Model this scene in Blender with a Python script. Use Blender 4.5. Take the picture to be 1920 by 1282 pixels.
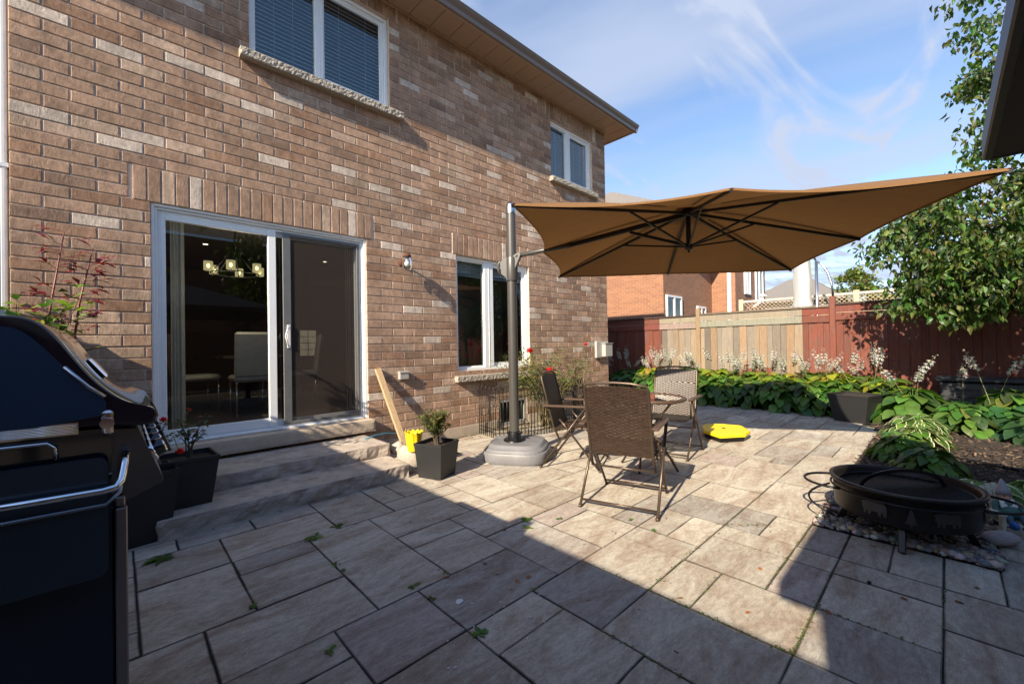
import bpy, math, random
from mathutils import Vector, Matrix, noise
PI = math.pi
S = bpy.context.scene
COL = S.collection
for o in list(bpy.data.objects): bpy.data.objects.remove(o)

# ---------------------------------------------------------------- camera
H = 1.25
cd = bpy.data.cameras.new('camera'); cam = bpy.data.objects.new('camera', cd); COL.objects.link(cam)
cd.sensor_width = 36; cd.lens = 773.914 / 1920 * 36; cd.clip_start = 0.02; cd.clip_end = 3000
Rv = Vector((0.72374949, -0.68986698, -0.01643888)); Uv = Vector((0.00633479, -0.01717913, 0.99983236)); Fv = Vector((0.69003373, 0.72373229, 0.00806322))
m3 = Matrix((Rv, Uv, -Fv)).transposed().to_4x4(); m3.translation = Vector((0, 0, H)); cam.matrix_world = m3
S.camera = cam
# ---------------------------------------------------------------- light
SUN = Vector((1, 0.22, -0.62)).normalized()          # the way sunlight travels
ld = bpy.data.lights.new('sun', 'SUN'); ld.energy = 5.0; ld.angle = math.radians(0.53); ld.color = (1, 0.86, 0.65)
lo = bpy.data.objects.new('sun', ld); COL.objects.link(lo); lo.rotation_euler = SUN.to_track_quat('-Z', 'Y').to_euler(); lo.location = (-6, -2, 8)
W = bpy.data.worlds.new('World'); S.world = W; W.use_nodes = True
S.view_settings.view_transform = 'Standard'; S.view_settings.look = 'None'; S.view_settings.gamma = 1
S.view_settings.exposure = 1.1
def build_world():
    nt = W.node_tree; N = nt.nodes; L = nt.links
    N.clear()
    out = N.new('ShaderNodeOutputWorld'); bg = N.new('ShaderNodeBackground'); bg.inputs[1].default_value = 0.12
    sky = N.new('ShaderNodeTexSky'); sky.sky_type = 'NISHITA'; sky.sun_disc = False
    sky.sun_elevation = math.asin(-SUN.z); sky.sun_rotation = math.atan2(-SUN.x, -SUN.y)
    sky.air_density = 1.0; sky.dust_density = 0.6; sky.ozone_density = 3.2; sky.altitude = 100
    tc = N.new('ShaderNodeTexCoord')
    # high cirrus sheet: direction projected on a plane overhead
    sep = N.new('ShaderNodeSeparateXYZ'); L.new(tc.outputs['Generated'], sep.inputs[0])
    mz = N.new('ShaderNodeMath'); mz.operation = 'MAXIMUM'; mz.inputs[1].default_value = 0.04; L.new(sep.outputs[2], mz.inputs[0])
    dx = N.new('ShaderNodeMath'); dx.operation = 'DIVIDE'; L.new(sep.outputs[0], dx.inputs[0]); L.new(mz.outputs[0], dx.inputs[1])
    dy = N.new('ShaderNodeMath'); dy.operation = 'DIVIDE'; L.new(sep.outputs[1], dy.inputs[0]); L.new(mz.outputs[0], dy.inputs[1])
    cb = N.new('ShaderNodeCombineXYZ'); L.new(dx.outputs[0], cb.inputs[0]); L.new(dy.outputs[0], cb.inputs[1])
    def streak(rot, sc, nscale, lo_, hi_, off, dist=1.2):
        mp = N.new('ShaderNodeMapping'); mp.inputs['Rotation'].default_value = (0, 0, math.radians(rot)); mp.inputs['Scale'].default_value = sc; mp.inputs['Location'].default_value = off
        L.new(cb.outputs[0], mp.inputs[0])
        nz = N.new('ShaderNodeTexNoise'); nz.inputs['Scale'].default_value = nscale; nz.inputs['Detail'].default_value = 5; nz.inputs['Roughness'].default_value = 0.5; nz.inputs['Distortion'].default_value = dist
        L.new(mp.outputs[0], nz.inputs['Vector'])
        mr = N.new('ShaderNodeMapRange'); mr.interpolation_type = 'SMOOTHSTEP'; mr.inputs[1].default_value = lo_; mr.inputs[2].default_value = hi_
        L.new(nz.outputs[0], mr.inputs[0]); return mr.outputs[0]
    a = streak(20, (1, 0.35, 1), 0.8, 0.34, 0.62, (0.3, 0.2, 0), 0.6)
    b = streak(-12, (0.45, 1.5, 1), 1.5, 0.495, 0.78, (3.2, 1.4, 0), 1.8)
    ma = N.new('ShaderNodeMath'); ma.operation = 'MULTIPLY'; ma.inputs[1].default_value = 0.78; L.new(a, ma.inputs[0])
    mb = N.new('ShaderNodeMath'); mb.operation = 'MULTIPLY_ADD'; mb.inputs[1].default_value = 1.0; L.new(b, mb.inputs[0]); L.new(ma.outputs[0], mb.inputs[2])
    hz = N.new('ShaderNodeMapRange'); hz.inputs[1].default_value = 0.0; hz.inputs[2].default_value = 0.5; hz.inputs[3].default_value = 0.15; hz.inputs[4].default_value = 0.0; L.new(sep.outputs[2], hz.inputs[0])
    ad = N.new('ShaderNodeMath'); ad.operation = 'ADD'; ad.use_clamp = True; L.new(mb.outputs[0], ad.inputs[0]); L.new(hz.outputs[0], ad.inputs[1])
    # the cirrus bank lies in one quarter of the sky, beyond the house
    dt = N.new('ShaderNodeVectorMath'); dt.operation = 'DOT_PRODUCT'; L.new(tc.outputs['Generated'], dt.inputs[0]); dt.inputs[1].default_value = Vector((.84, .35, .42)).normalized()
    cv = N.new('ShaderNodeMapRange'); cv.interpolation_type = 'SMOOTHSTEP'; cv.inputs[1].default_value = .35; cv.inputs[2].default_value = .85; L.new(dt.outputs['Value'], cv.inputs[0])
    am = N.new('ShaderNodeMath'); am.operation = 'MULTIPLY'; L.new(ad.outputs[0], am.inputs[0]); L.new(cv.outputs[0], am.inputs[1]); ad = am
    mx = N.new('ShaderNodeMix'); mx.data_type = 'RGBA'; L.new(ad.outputs[0], mx.inputs[0]); L.new(sky.outputs[0], mx.inputs[6]); mx.inputs[7].default_value = (2.4, 2.75, 3.55, 1)
    L.new(mx.outputs[2], bg.inputs[0]); L.new(bg.outputs[0], out.inputs[0])
build_world()

# ---------------------------------------------------------------- helpers
def V(*a): return Vector(a)
class MB:
    """collects geometry; build() links it as one mesh object"""
    def __init__(s): s.v = []; s.f = []; s.c = []; s.sm = []
    def face(s, pts, col=(1, 1, 1), smooth=False):
        n = len(s.v); s.v += [tuple(p) for p in pts]; s.f.append(tuple(range(n, n + len(pts)))); s.c.append(col); s.sm.append(smooth)
    def mesh(s, vs, fs, col=(1, 1, 1), smooth=False):
        n = len(s.v); s.v += [tuple(p) for p in vs]
        for f in fs: s.f.append(tuple(i + n for i in f)); s.c.append(col); s.sm.append(smooth)
    def box(s, a, b, col=(1, 1, 1), M=None, bev=0.0):
        x0, y0, z0 = a; x1, y1, z1 = b
        if bev <= 0:
            vs = [V(x, y, z) for z in (z0, z1) for y in (y0, y1) for x in (x0, x1)]
            fs = [(0, 2, 3, 1), (4, 5, 7, 6), (0, 1, 5, 4), (2, 6, 7, 3), (0, 4, 6, 2), (1, 3, 7, 5)]
        else:
            vs = []; e = min(bev, (x1 - x0) * .45, (y1 - y0) * .45, (z1 - z0) * .45)
            idx = {}
            for sx in (0, 1):
                for sy in (0, 1):
                    for sz in (0, 1):
                        X = (x0, x1)[sx]; Y = (y0, y1)[sy]; Z = (z0, z1)[sz]
                        ex = e if sx == 0 else -e; ey = e if sy == 0 else -e; ez = e if sz == 0 else -e
                        idx[(sx, sy, sz, 0)] = len(vs); vs.append(V(X, Y + ey, Z + ez))
                        idx[(sx, sy, sz, 1)] = len(vs); vs.append(V(X + ex, Y, Z + ez))
                        idx[(sx, sy, sz, 2)] = len(vs); vs.append(V(X + ex, Y + ey, Z))
            fs = []
            for ax in range(3):
                for sd in (0, 1):
                    q = []
                    for (p, r) in ((0, 0), (1, 0), (1, 1), (0, 1)):
                        k = [p, r]; k.insert(ax, sd); q.append(idx[(*k, ax)])
                    fs.append(q if sd ^ (ax == 1) else q[::-1])
            for ax in range(3):   # edges parallel to ax
                o1, o2 = [i for i in range(3) if i != ax]
                for p in (0, 1):
                    for r in (0, 1):
                        k0 = [0, 0, 0]; k0[o1] = p; k0[o2] = r; k1 = list(k0); k1[ax] = 1
                        q = [idx[(*k0, o1)], idx[(*k1, o1)], idx[(*k1, o2)], idx[(*k0, o2)]]
                        fs.append(q)
            for sx in (0, 1):
                for sy in (0, 1):
                    for sz in (0, 1): fs.append([idx[(sx, sy, sz, k)] for k in range(3)])
        if M is not None: vs = [M @ p for p in vs]
        s.mesh(vs, fs, col)
    def bar(s, p, q, w, h, col=(1, 1, 1), up=V(0, 0, 1), bev=0.0):
        p = V(*p); q = V(*q); d = q - p; L = d.length; d.normalize()
        side = d.cross(up)
        if side.length < 1e-4: side = d.cross(V(1, 0, 0))
        side.normalize(); u = side.cross(d).normalized()
        M = Matrix((d, side, u)).transposed().to_4x4(); M.translation = p
        s.box((0, -w / 2, -h / 2), (L, w / 2, h / 2), col, M, bev)
    def tube(s, pts, r, n=8, col=(1, 1, 1), cap=True, closed=False):
        pts = [V(*p) for p in pts]; rs = r if isinstance(r, (list, tuple)) else [r] * len(pts)
        k = len(pts); base = len(s.v); prev = None
        for i, p in enumerate(pts):
            a = pts[(i - 1) % k] if (i > 0 or closed) else p; b = pts[(i + 1) % k] if (i < k - 1 or closed) else p
            d = (b - a)
            if d.length < 1e-9: d = V(0, 0, 1)
            d.normalize()
            if prev is None:
                u = d.cross(V(0, 0, 1))
                if u.length < 0.1: u = d.cross(V(1, 0, 0))
            else:
                u = prev - d * prev.dot(d)
            u.normalize(); w = d.cross(u); prev = u
            for j in range(n):
                t = 2 * PI * j / n; s.v.append(tuple(p + (u * math.cos(t) + w * math.sin(t)) * rs[i]))
        for i in range(k if closed else k - 1):
            i2 = (i + 1) % k
            for j in range(n):
                j2 = (j + 1) % n
                s.f.append((base + i * n + j, base + i * n + j2, base + i2 * n + j2, base + i2 * n + j)); s.c.append(col); s.sm.append(True)
        if cap and not closed:
            s.f.append(tuple(base + j for j in range(n))[::-1]); s.c.append(col); s.sm.append(False)
            s.f.append(tuple(base + (k - 1) * n + j for j in range(n))); s.c.append(col); s.sm.append(False)
    def lathe(s, prof, c=(0, 0, 0), n=24, col=(1, 1, 1), M=None, cap=False):
        base = len(s.v)
        for (r, z) in prof:
            for j in range(n):
                t = 2 * PI * j / n; p = V(c[0] + r * math.cos(t), c[1] + r * math.sin(t), c[2] + z)
                if M is not None: p = M @ p
                s.v.append(tuple(p))
        for i in range(len(prof) - 1):
            for j in range(n):
                j2 = (j + 1) % n
                s.f.append((base + i * n + j, base + i * n + j2, base + (i + 1) * n + j2, base + (i + 1) * n + j)); s.c.append(col); s.sm.append(True)
        if cap:
            s.f.append(tuple(base + j for j in range(n))[::-1]); s.c.append(col); s.sm.append(False)
            s.f.append(tuple(base + (len(prof) - 1) * n + j for j in range(n))); s.c.append(col); s.sm.append(False)
    def extrude(s, poly, a, b, axis='y', col=(1, 1, 1), smooth=False):
        """poly of (u,v); axis y: (u,_,v) between y=a and y=b ; z: (u,v,_)"""
        def P(u, v, t): return V(u, t, v) if axis == 'y' else (V(u, v, t) if axis == 'z' else V(t, u, v))
        n = len(poly); base = len(s.v)
        s.v += [tuple(P(u, v, a)) for u, v in poly] + [tuple(P(u, v, b)) for u, v in poly]
        s.f.append(tuple(base + i for i in range(n))); s.c.append(col); s.sm.append(False)
        s.f.append(tuple(base + n + i for i in range(n))[::-1]); s.c.append(col); s.sm.append(False)
        for i in range(n):
            j = (i + 1) % n; s.f.append((base + i, base + n + i, base + n + j, base + j)); s.c.append(col); s.sm.append(smooth)
    def build(s, name, mat, parent=None, loc=None):
        me = bpy.data.meshes.new(name); me.from_pydata(s.v, [], s.f); me.update()
        me.polygons.foreach_set('use_smooth', s.sm)
        at = me.color_attributes.new('Col', 'FLOAT_COLOR', 'CORNER')
        buf = []
        for f, c in zip(s.f, s.c): buf += [c[0], c[1], c[2], 1.0] * len(f)
        at.data.foreach_set('color', buf)
        o = bpy.data.objects.new(name, me); COL.objects.link(o)
        if mat: me.materials.append(mat)
        if parent: o.parent = parent
        if loc: o.location = loc
        return o
def tag(o, label=None, cat=None, group=None, kind=None):
    if label: o['label'] = label
    if cat: o['category'] = cat
    if group: o['group'] = group
    if kind: o['kind'] = kind
    return o
def empty(name, label, cat, loc=(0, 0, 0), rz=0, group=None):
    o = bpy.data.objects.new(name, None); COL.objects.link(o); o.location = loc; o.rotation_euler = (0, 0, rz); o.empty_display_size = .1
    return tag(o, label, cat, group)
def copy_tree(o, parent=None):
    c = o.copy(); COL.objects.link(c); c.parent = parent
    for ch in [x for x in bpy.data.objects if x.parent == o]: copy_tree(ch, c)
    return c

# ---------------------------------------------------------------- materials
def nt_of(name):
    m = bpy.data.materials.new(name); m.use_nodes = True; nt = m.node_tree
    return m, nt, nt.nodes, nt.links, nt.nodes['Principled BSDF']
def mat(name, col=(.5, .5, .5), rough=.6, metal=0, noise_amt=.12, nscale=12, bump=0.0, bscale=60, vcol=False, spec=.5, coat=0, trans=0, emis=None, estr=0, stretch=(1, 1, 1), blotch=None, bl_lo=.5, bl_hi=.7, bl_scale=4):
    m, nt, N, L, B = nt_of(name)
    B.inputs['Roughness'].default_value = rough; B.inputs['Metallic'].default_value = metal; B.inputs['Specular IOR Level'].default_value = spec
    B.inputs['Coat Weight'].default_value = coat; B.inputs['Coat Roughness'].default_value = .05
    tc = N.new('ShaderNodeTexCoord'); mp = N.new('ShaderNodeMapping'); mp.inputs['Scale'].default_value = stretch; L.new(tc.outputs['Object'], mp.inputs[0])
    nz = N.new('ShaderNodeTexNoise'); nz.inputs['Scale'].default_value = nscale; nz.inputs['Detail'].default_value = 6; nz.inputs['Roughness'].default_value = .65; L.new(mp.outputs[0], nz.inputs['Vector'])
    mr = N.new('ShaderNodeMapRange'); mr.inputs[1].default_value = .25; mr.inputs[2].default_value = .75; mr.inputs[3].default_value = 1 - noise_amt; mr.inputs[4].default_value = 1 + noise_amt; L.new(nz.outputs[0], mr.inputs[0])
    src = None
    if vcol:
        at = N.new('ShaderNodeAttribute'); at.attribute_name = 'Col'
        mu = N.new('ShaderNodeVectorMath'); mu.operation = 'MULTIPLY'; mu.inputs[1].default_value = col; L.new(at.outputs['Color'], mu.inputs[0]); src = mu.outputs[0]
    sc = N.new('ShaderNodeVectorMath'); sc.operation = 'SCALE'
    if src: L.new(src, sc.inputs[0])
    else: sc.inputs[0].default_value = col
    L.new(mr.outputs[0], sc.inputs['Scale'])
    last = sc.outputs[0]
    if blotch:
        n2 = N.new('ShaderNodeTexNoise'); n2.inputs['Scale'].default_value = bl_scale; n2.inputs['Detail'].default_value = 7; n2.inputs['Roughness'].default_value = .7; L.new(mp.outputs[0], n2.inputs['Vector'])
        m2 = N.new('ShaderNodeMapRange'); m2.inputs[1].default_value = bl_lo; m2.inputs[2].default_value = bl_hi; L.new(n2.outputs[0], m2.inputs[0])
        mx = N.new('ShaderNodeMix'); mx.data_type = 'RGBA'; L.new(m2.outputs[0], mx.inputs[0]); L.new(last, mx.inputs[6]); mx.inputs[7].default_value = (*blotch, 1); last = mx.outputs[2]
    L.new(last, B.inputs['Base Color'])
    if bump:
        n3 = N.new('ShaderNodeTexNoise'); n3.inputs['Scale'].default_value = bscale; n3.inputs['Detail'].default_value = 5; n3.inputs['Roughness'].default_value = .7; L.new(mp.outputs[0], n3.inputs['Vector'])
        bp = N.new('ShaderNodeBump'); bp.inputs['Strength'].default_value = min(1, bump); bp.inputs['Distance'].default_value = .004; L.new(n3.outputs[0], bp.inputs['Height']); L.new(bp.outputs[0], B.inputs['Normal'])
    if emis: B.inputs['Emission Color'].default_value = (*emis, 1); B.inputs['Emission Strength'].default_value = estr
    return m
def leafmat(name, tint=(1, 1, 1), rough=.45, sss=.35):
    m, nt, N, L, B = nt_of(name)
    at = N.new('ShaderNodeAttribute'); at.attribute_name = 'Col'
    tc = N.new('ShaderNodeTexCoord'); nz = N.new('ShaderNodeTexNoise'); nz.inputs['Scale'].default_value = 9; nz.inputs['Detail'].default_value = 4; L.new(tc.outputs['Object'], nz.inputs['Vector'])
    mr = N.new('ShaderNodeMapRange'); mr.inputs[1].default_value = .3; mr.inputs[2].default_value = .7; mr.inputs[3].default_value = .75; mr.inputs[4].default_value = 1.2; L.new(nz.outputs[0], mr.inputs[0])
    mu = N.new('ShaderNodeVectorMath'); mu.operation = 'MULTIPLY'; mu.inputs[1].default_value = tint; L.new(at.outputs['Color'], mu.inputs[0])
    sc = N.new('ShaderNodeVectorMath'); sc.operation = 'SCALE'; L.new(mu.outputs[0], sc.inputs[0]); L.new(mr.outputs[0], sc.inputs['Scale'])
    L.new(sc.outputs[0], B.inputs['Base Color']); B.inputs['Roughness'].default_value = rough
    nb = N.new('ShaderNodeTexNoise'); nb.inputs['Scale'].default_value = 45; nb.inputs['Detail'].default_value = 3; L.new(tc.outputs['Object'], nb.inputs['Vector']); bp = N.new('ShaderNodeBump'); bp.inputs['Strength'].default_value = .5; bp.inputs['Distance'].default_value = .006; L.new(nb.outputs[0], bp.inputs['Height']); L.new(bp.outputs[0], B.inputs['Normal'])
    tr = N.new('ShaderNodeBsdfTranslucent'); s2 = N.new('ShaderNodeVectorMath'); s2.operation = 'MULTIPLY'; s2.inputs[1].default_value = (1.5, 1.8, .6); L.new(sc.outputs[0], s2.inputs[0]); L.new(s2.outputs[0], tr.inputs[0])
    mx = N.new('ShaderNodeMixShader'); mx.inputs[0].default_value = sss; L.new(B.outputs[0], mx.inputs[1]); L.new(tr.outputs[0], mx.inputs[2]); L.new(mx.outputs[0], N['Material Output'].inputs[0])
    return m
def glassmat(name, tint=(.9, .95, .95), refl=.04, boost=1.0):
    m, nt, N, L, B = nt_of(name); N.remove(B)
    t = N.new('ShaderNodeBsdfTransparent'); t.inputs[0].default_value = (*tint, 1); g = N.new('ShaderNodeBsdfGlossy'); g.inputs['Roughness'].default_value = .004; g.inputs[0].default_value = (1, 1, 1, 1)
    fr = N.new('ShaderNodeFresnel'); fr.inputs[0].default_value = 1.5
    ma = N.new('ShaderNodeMath'); ma.operation = 'MULTIPLY_ADD'; ma.inputs[1].default_value = boost; ma.inputs[2].default_value = refl; ma.use_clamp = True; L.new(fr.outputs[0], ma.inputs[0])
    mx = N.new('ShaderNodeMixShader'); L.new(ma.outputs[0], mx.inputs[0]); L.new(t.outputs[0], mx.inputs[1]); L.new(g.outputs[0], mx.inputs[2]); L.new(mx.outputs[0], N['Material Output'].inputs[0])
    return m
def brickmat():
    m, nt, N, L, B = nt_of('clay_brick')
    at = N.new('ShaderNodeAttribute'); at.attribute_name = 'Col'
    tc = N.new('ShaderNodeTexCoord')
    mp = N.new('ShaderNodeMapping'); mp.inputs['Scale'].default_value = (1.7, 1.7, .8); L.new(tc.outputs['Object'], mp.inputs[0])
    n1 = N.new('ShaderNodeTexNoise'); n1.inputs['Scale'].default_value = 17; n1.inputs['Detail'].default_value = 10; n1.inputs['Roughness'].default_value = .82; L.new(mp.outputs[0], n1.inputs['Vector'])
    r1 = N.new('ShaderNodeMapRange'); r1.inputs[1].default_value = .28; r1.inputs[2].default_value = .72; r1.inputs[3].default_value = .45; r1.inputs[4].default_value = 1.5; L.new(n1.outputs[0], r1.inputs[0])
    n2 = N.new('ShaderNodeTexNoise'); n2.inputs['Scale'].default_value = 3.3; n2.inputs['Detail'].default_value = 8; n2.inputs['Roughness'].default_value = .75; L.new(tc.outputs['Object'], n2.inputs['Vector'])
    r2 = N.new('ShaderNodeMapRange'); r2.inputs[1].default_value = .35; r2.inputs[2].default_value = .7; r2.inputs[3].default_value = .74; r2.inputs[4].default_value = 1.22; L.new(n2.outputs[0], r2.inputs[0])
    mm = N.new('ShaderNodeMath'); mm.operation = 'MULTIPLY'; L.new(r1.outputs[0], mm.inputs[0]); L.new(r2.outputs[0], mm.inputs[1])
    sc = N.new('ShaderNodeVectorMath'); sc.operation = 'SCALE'; L.new(at.outputs['Color'], sc.inputs[0]); L.new(mm.outputs[0], sc.inputs['Scale'])
    # mortar smears and lime bloom
    n4 = N.new('ShaderNodeTexNoise'); n4.inputs['Scale'].default_value = 7; n4.inputs['Detail'].default_value = 9; n4.inputs['Roughness'].default_value = .8; L.new(tc.outputs['Object'], n4.inputs['Vector'])
    r4 = N.new('ShaderNodeMapRange'); r4.inputs[1].default_value = .57; r4.inputs[2].default_value = .72; r4.inputs[4].default_value = .6; L.new(n4.outputs[0], r4.inputs[0])
    mx = N.new('ShaderNodeMix'); mx.data_type = 'RGBA'; L.new(r4.outputs[0], mx.inputs[0]); L.new(sc.outputs[0], mx.inputs[6]); mx.inputs[7].default_value = (.52, .43, .35, 1)
    L.new(mx.outputs[2], B.inputs['Base Color']); B.inputs['Roughness'].default_value = .92; B.inputs['Specular IOR Level'].default_value = .2
    n3 = N.new('ShaderNodeTexNoise'); n3.inputs['Scale'].default_value = 55; n3.inputs['Detail'].default_value = 6; n3.inputs['Roughness'].default_value = .75; mp3 = N.new('ShaderNodeMapping'); mp3.inputs['Scale'].default_value = (1.6, 1.6, .5); L.new(tc.outputs['Object'], mp3.inputs[0]); L.new(mp3.outputs[0], n3.inputs['Vector'])
    bp = N.new('ShaderNodeBump'); bp.inputs['Strength'].default_value = .9; bp.inputs['Distance'].default_value = .005; L.new(n3.outputs[0], bp.inputs['Height']); L.new(bp.outputs[0], B.inputs['Normal'])
    return m
def pavermat():
    m, nt, N, L, B = nt_of('slate_paver')
    at = N.new('ShaderNodeAttribute'); at.attribute_name = 'Col'
    tc = N.new('ShaderNodeTexCoord')
    def nz(scale, det, ro, st=(1, 1, 1), dist=0):
        mp = N.new('ShaderNodeMapping'); mp.inputs['Scale'].default_value = st; L.new(tc.outputs['Object'], mp.inputs[0])
        n = N.new('ShaderNodeTexNoise'); n.inputs['Scale'].default_value = scale; n.inputs['Detail'].default_value = det; n.inputs['Roughness'].default_value = ro; n.inputs['Distortion'].default_value = dist; L.new(mp.outputs[0], n.inputs['Vector']); return n.outputs[0]
    def rng(s, a, b, c, d):
        r = N.new('ShaderNodeMapRange'); r.inputs[1].default_value = a; r.inputs[2].default_value = b; r.inputs[3].default_value = c; r.inputs[4].default_value = d; L.new(s, r.inputs[0]); return r.outputs[0]
    big = rng(nz(3.2, 8, .72, (.6, 1.7, 1), 1.2), .36, .60, 0, 1)
    mx = N.new('ShaderNodeMix'); mx.data_type = 'RGBA'; L.new(big, mx.inputs[0]); mx.inputs[6].default_value = (.67, .57, .53, 1); mx.inputs[7].default_value = (1.03, 1.05, 1.06, 1)
    mu = N.new('ShaderNodeVectorMath'); mu.operation = 'MULTIPLY'; L.new(at.outputs['Color'], mu.inputs[0]); L.new(mx.outputs[2], mu.inputs[1])
    fine = rng(nz(30, 9, .8, (.7, 1.4, 1)), .3, .7, .66, 1.30)
    grain = rng(nz(210, 4, .85), .3, .7, .72, 1.28)
    mm = N.new('ShaderNodeMath'); mm.operation = 'MULTIPLY'; L.new(fine, mm.inputs[0]); L.new(grain, mm.inputs[1])
    sc = N.new('ShaderNodeVectorMath'); sc.operation = 'SCALE'; L.new(mu.outputs[0], sc.inputs[0]); L.new(mm.outputs[0], sc.inputs['Scale'])
    # pale mica flecks
    vo = N.new('ShaderNodeTexVoronoi'); vo.inputs['Scale'].default_value = 75; L.new(tc.outputs['Object'], vo.inputs['Vector'])
    sp = rng(vo.outputs['Distance'], .0, .15, .8, 0)
    m2 = N.new('ShaderNodeMix'); m2.data_type = 'RGBA'; L.new(sp, m2.inputs[0]); L.new(sc.outputs[0], m2.inputs[6]); m2.inputs[7].default_value = (.62, .6, .58, 1)
    L.new(m2.outputs[2], B.inputs['Base Color']); B.inputs['Roughness'].default_value = .82; B.inputs['Specular IOR Level'].default_value = .3
    h1 = nz(18, 7, .7, (.45, 1.5, 1), .8); h2 = nz(180, 4, .7)
    hh = N.new('ShaderNodeMath'); hh.operation = 'MULTIPLY_ADD'; hh.inputs[1].default_value = .25; L.new(h2, hh.inputs[0]); L.new(h1, hh.inputs[2])
    bp = N.new('ShaderNodeBump'); bp.inputs['Strength'].default_value = .9; bp.inputs['Distance'].default_value = .010; L.new(hh.outputs[0], bp.inputs['Height']); L.new(bp.outputs[0], B.inputs['Normal'])
    return m
def woodfence():
    m, nt, N, L, B = nt_of('fence_wood')
    at = N.new('ShaderNodeAttribute'); at.attribute_name = 'Col'
    tc = N.new('ShaderNodeTexCoord'); mp = N.new('ShaderNodeMapping'); mp.inputs['Scale'].default_value = (8, 8, .8); L.new(tc.outputs['Object'], mp.inputs[0])
    n1 = N.new('ShaderNodeTexNoise'); n1.inputs['Scale'].default_value = 5; n1.inputs['Detail'].default_value = 7; n1.inputs['Roughness'].default_value = .7; n1.inputs['Distortion'].default_value = 1.0; L.new(mp.outputs[0], n1.inputs['Vector'])
    r1 = N.new('ShaderNodeMapRange'); r1.inputs[1].default_value = .25; r1.inputs[2].default_value = .75; r1.inputs[3].default_value = .66; r1.inputs[4].default_value = 1.28; L.new(n1.outputs[0], r1.inputs[0])
    sc = N.new('ShaderNodeVectorMath'); sc.operation = 'SCALE'; L.new(at.outputs['Color'], sc.inputs[0]); L.new(r1.outputs[0], sc.inputs['Scale'])
    n2 = N.new('ShaderNodeTexNoise'); n2.inputs['Scale'].default_value = 2.6; n2.inputs['Detail'].default_value = 9; n2.inputs['Roughness'].default_value = .8; mp2 = N.new('ShaderNodeMapping'); mp2.inputs['Scale'].default_value = (3, 3, 1); L.new(tc.outputs['Object'], mp2.inputs[0]); L.new(mp2.outputs[0], n2.inputs['Vector'])
    r2 = N.new('ShaderNodeMapRange'); r2.inputs[1].default_value = .48; r2.inputs[2].default_value = .68; r2.inputs[4].default_value = .65; L.new(n2.outputs[0], r2.inputs[0])
    hs = N.new('ShaderNodeHueSaturation'); hs.inputs['Saturation'].default_value = .45; hs.inputs['Value'].default_value = .74; L.new(sc.outputs[0], hs.inputs['Color'])
    m2 = N.new('ShaderNodeMix'); m2.data_type = 'RGBA'; L.new(r2.outputs[0], m2.inputs[0]); L.new(sc.outputs[0], m2.inputs[6]); L.new(hs.outputs[0], m2.inputs[7])
    L.new(m2.outputs[2], B.inputs['Base Color']); B.inputs['Roughness'].default_value = .8
    bp = N.new('ShaderNodeBump'); bp.inputs['Strength'].default_value = .4; bp.inputs['Distance'].default_value = .004; L.new(n1.outputs[0], bp.inputs['Height']); L.new(bp.outputs[0], B.inputs['Normal'])
    return m
M = {}
M['brick'] = brickmat(); M['paver'] = pavermat(); M['fence'] = woodfence()
M['mortar'] = mat('mortar', (.62, .50, .41), .95, noise_amt=.25, nscale=30, bump=.6, bscale=150)
M['concrete'] = mat('concrete', (.42, .35, .28), .9, noise_amt=.25, nscale=8, bump=.5, bscale=60, blotch=(.22, .19, .16), bl_lo=.55, bl_hi=.75)
M['stone'] = mat('natural_stone', (.42, .36, .31), .9, noise_amt=.3, nscale=7, bump=1, bscale=45, blotch=(.20, .16, .13), bl_lo=.5, bl_hi=.72, bl_scale=6, stretch=(1, 1, 2.5))
M['rock_sill'] = mat('rock_faced_sill', (.33, .295, .25), .95, noise_amt=.35, nscale=50, bump=1, bscale=70)
M['vinyl'] = mat('white_vinyl', (.80, .82, .83), .35, noise_amt=.03)
M['white_metal'] = mat('white_painted_metal', (.72, .72, .73), .4, noise_amt=.05)
M['soffit'] = mat('brown_soffit', (.36, .26, .19), .6, noise_amt=.06)
M['gutter'] = mat('brown_gutter', (.20, .155, .13), .3, noise_amt=.05)
M['shingle'] = mat('asphalt_shingle', (.17, .155, .145), .95, noise_amt=.4, nscale=20, bump=1, bscale=80)
M['glass'] = glassmat('window_glass', (.75, .8, .8), .02, .9)
M['glass_up'] = glassmat('upper_glass', (.80, .95, .97), .08, 1.0)
def screenmat():
    m, nt, N, L, B = nt_of('insect_screen'); N.remove(B)
    t = N.new('ShaderNodeBsdfTransparent'); t.inputs[0].default_value = (.8, .8, .8, 1); d = N.new('ShaderNodeBsdfDiffuse'); d.inputs[0].default_value = (.085, .068, .06, 1)
    mx = N.new('ShaderNodeMixShader'); mx.inputs[0].default_value = .45; L.new(t.outputs[0], mx.inputs[1]); L.new(d.outputs[0], mx.inputs[2]); L.new(mx.outputs[0], N['Material Output'].inputs[0]); return m
M['screen'] = screenmat()
M['blind'] = mat('blind_slat', (.72, .80, .80), .6, noise_amt=.03)
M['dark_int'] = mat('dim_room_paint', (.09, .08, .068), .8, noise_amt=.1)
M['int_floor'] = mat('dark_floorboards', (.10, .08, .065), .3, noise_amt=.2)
M['white_leather'] = mat('cream_upholstery', (.62, .6, .52), .5)
M['chrome'] = mat('chrome', (.82, .83, .85), .08, 1, noise_amt=.02)
M['steel'] = mat('brushed_steel', (.55, .56, .58), .28, 1, noise_amt=.1, stretch=(1, 1, 40), nscale=20)
M['pole'] = mat('grey_aluminium', (.078, .074, .070), .38, .3, noise_amt=.06)
M['black_metal'] = mat('black_metal', (.012, .012, .014), .35, .4, noise_amt=.1)
M['rib'] = mat('umbrella_rib', (.010, .009, .009), .45, noise_amt=.05)
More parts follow.
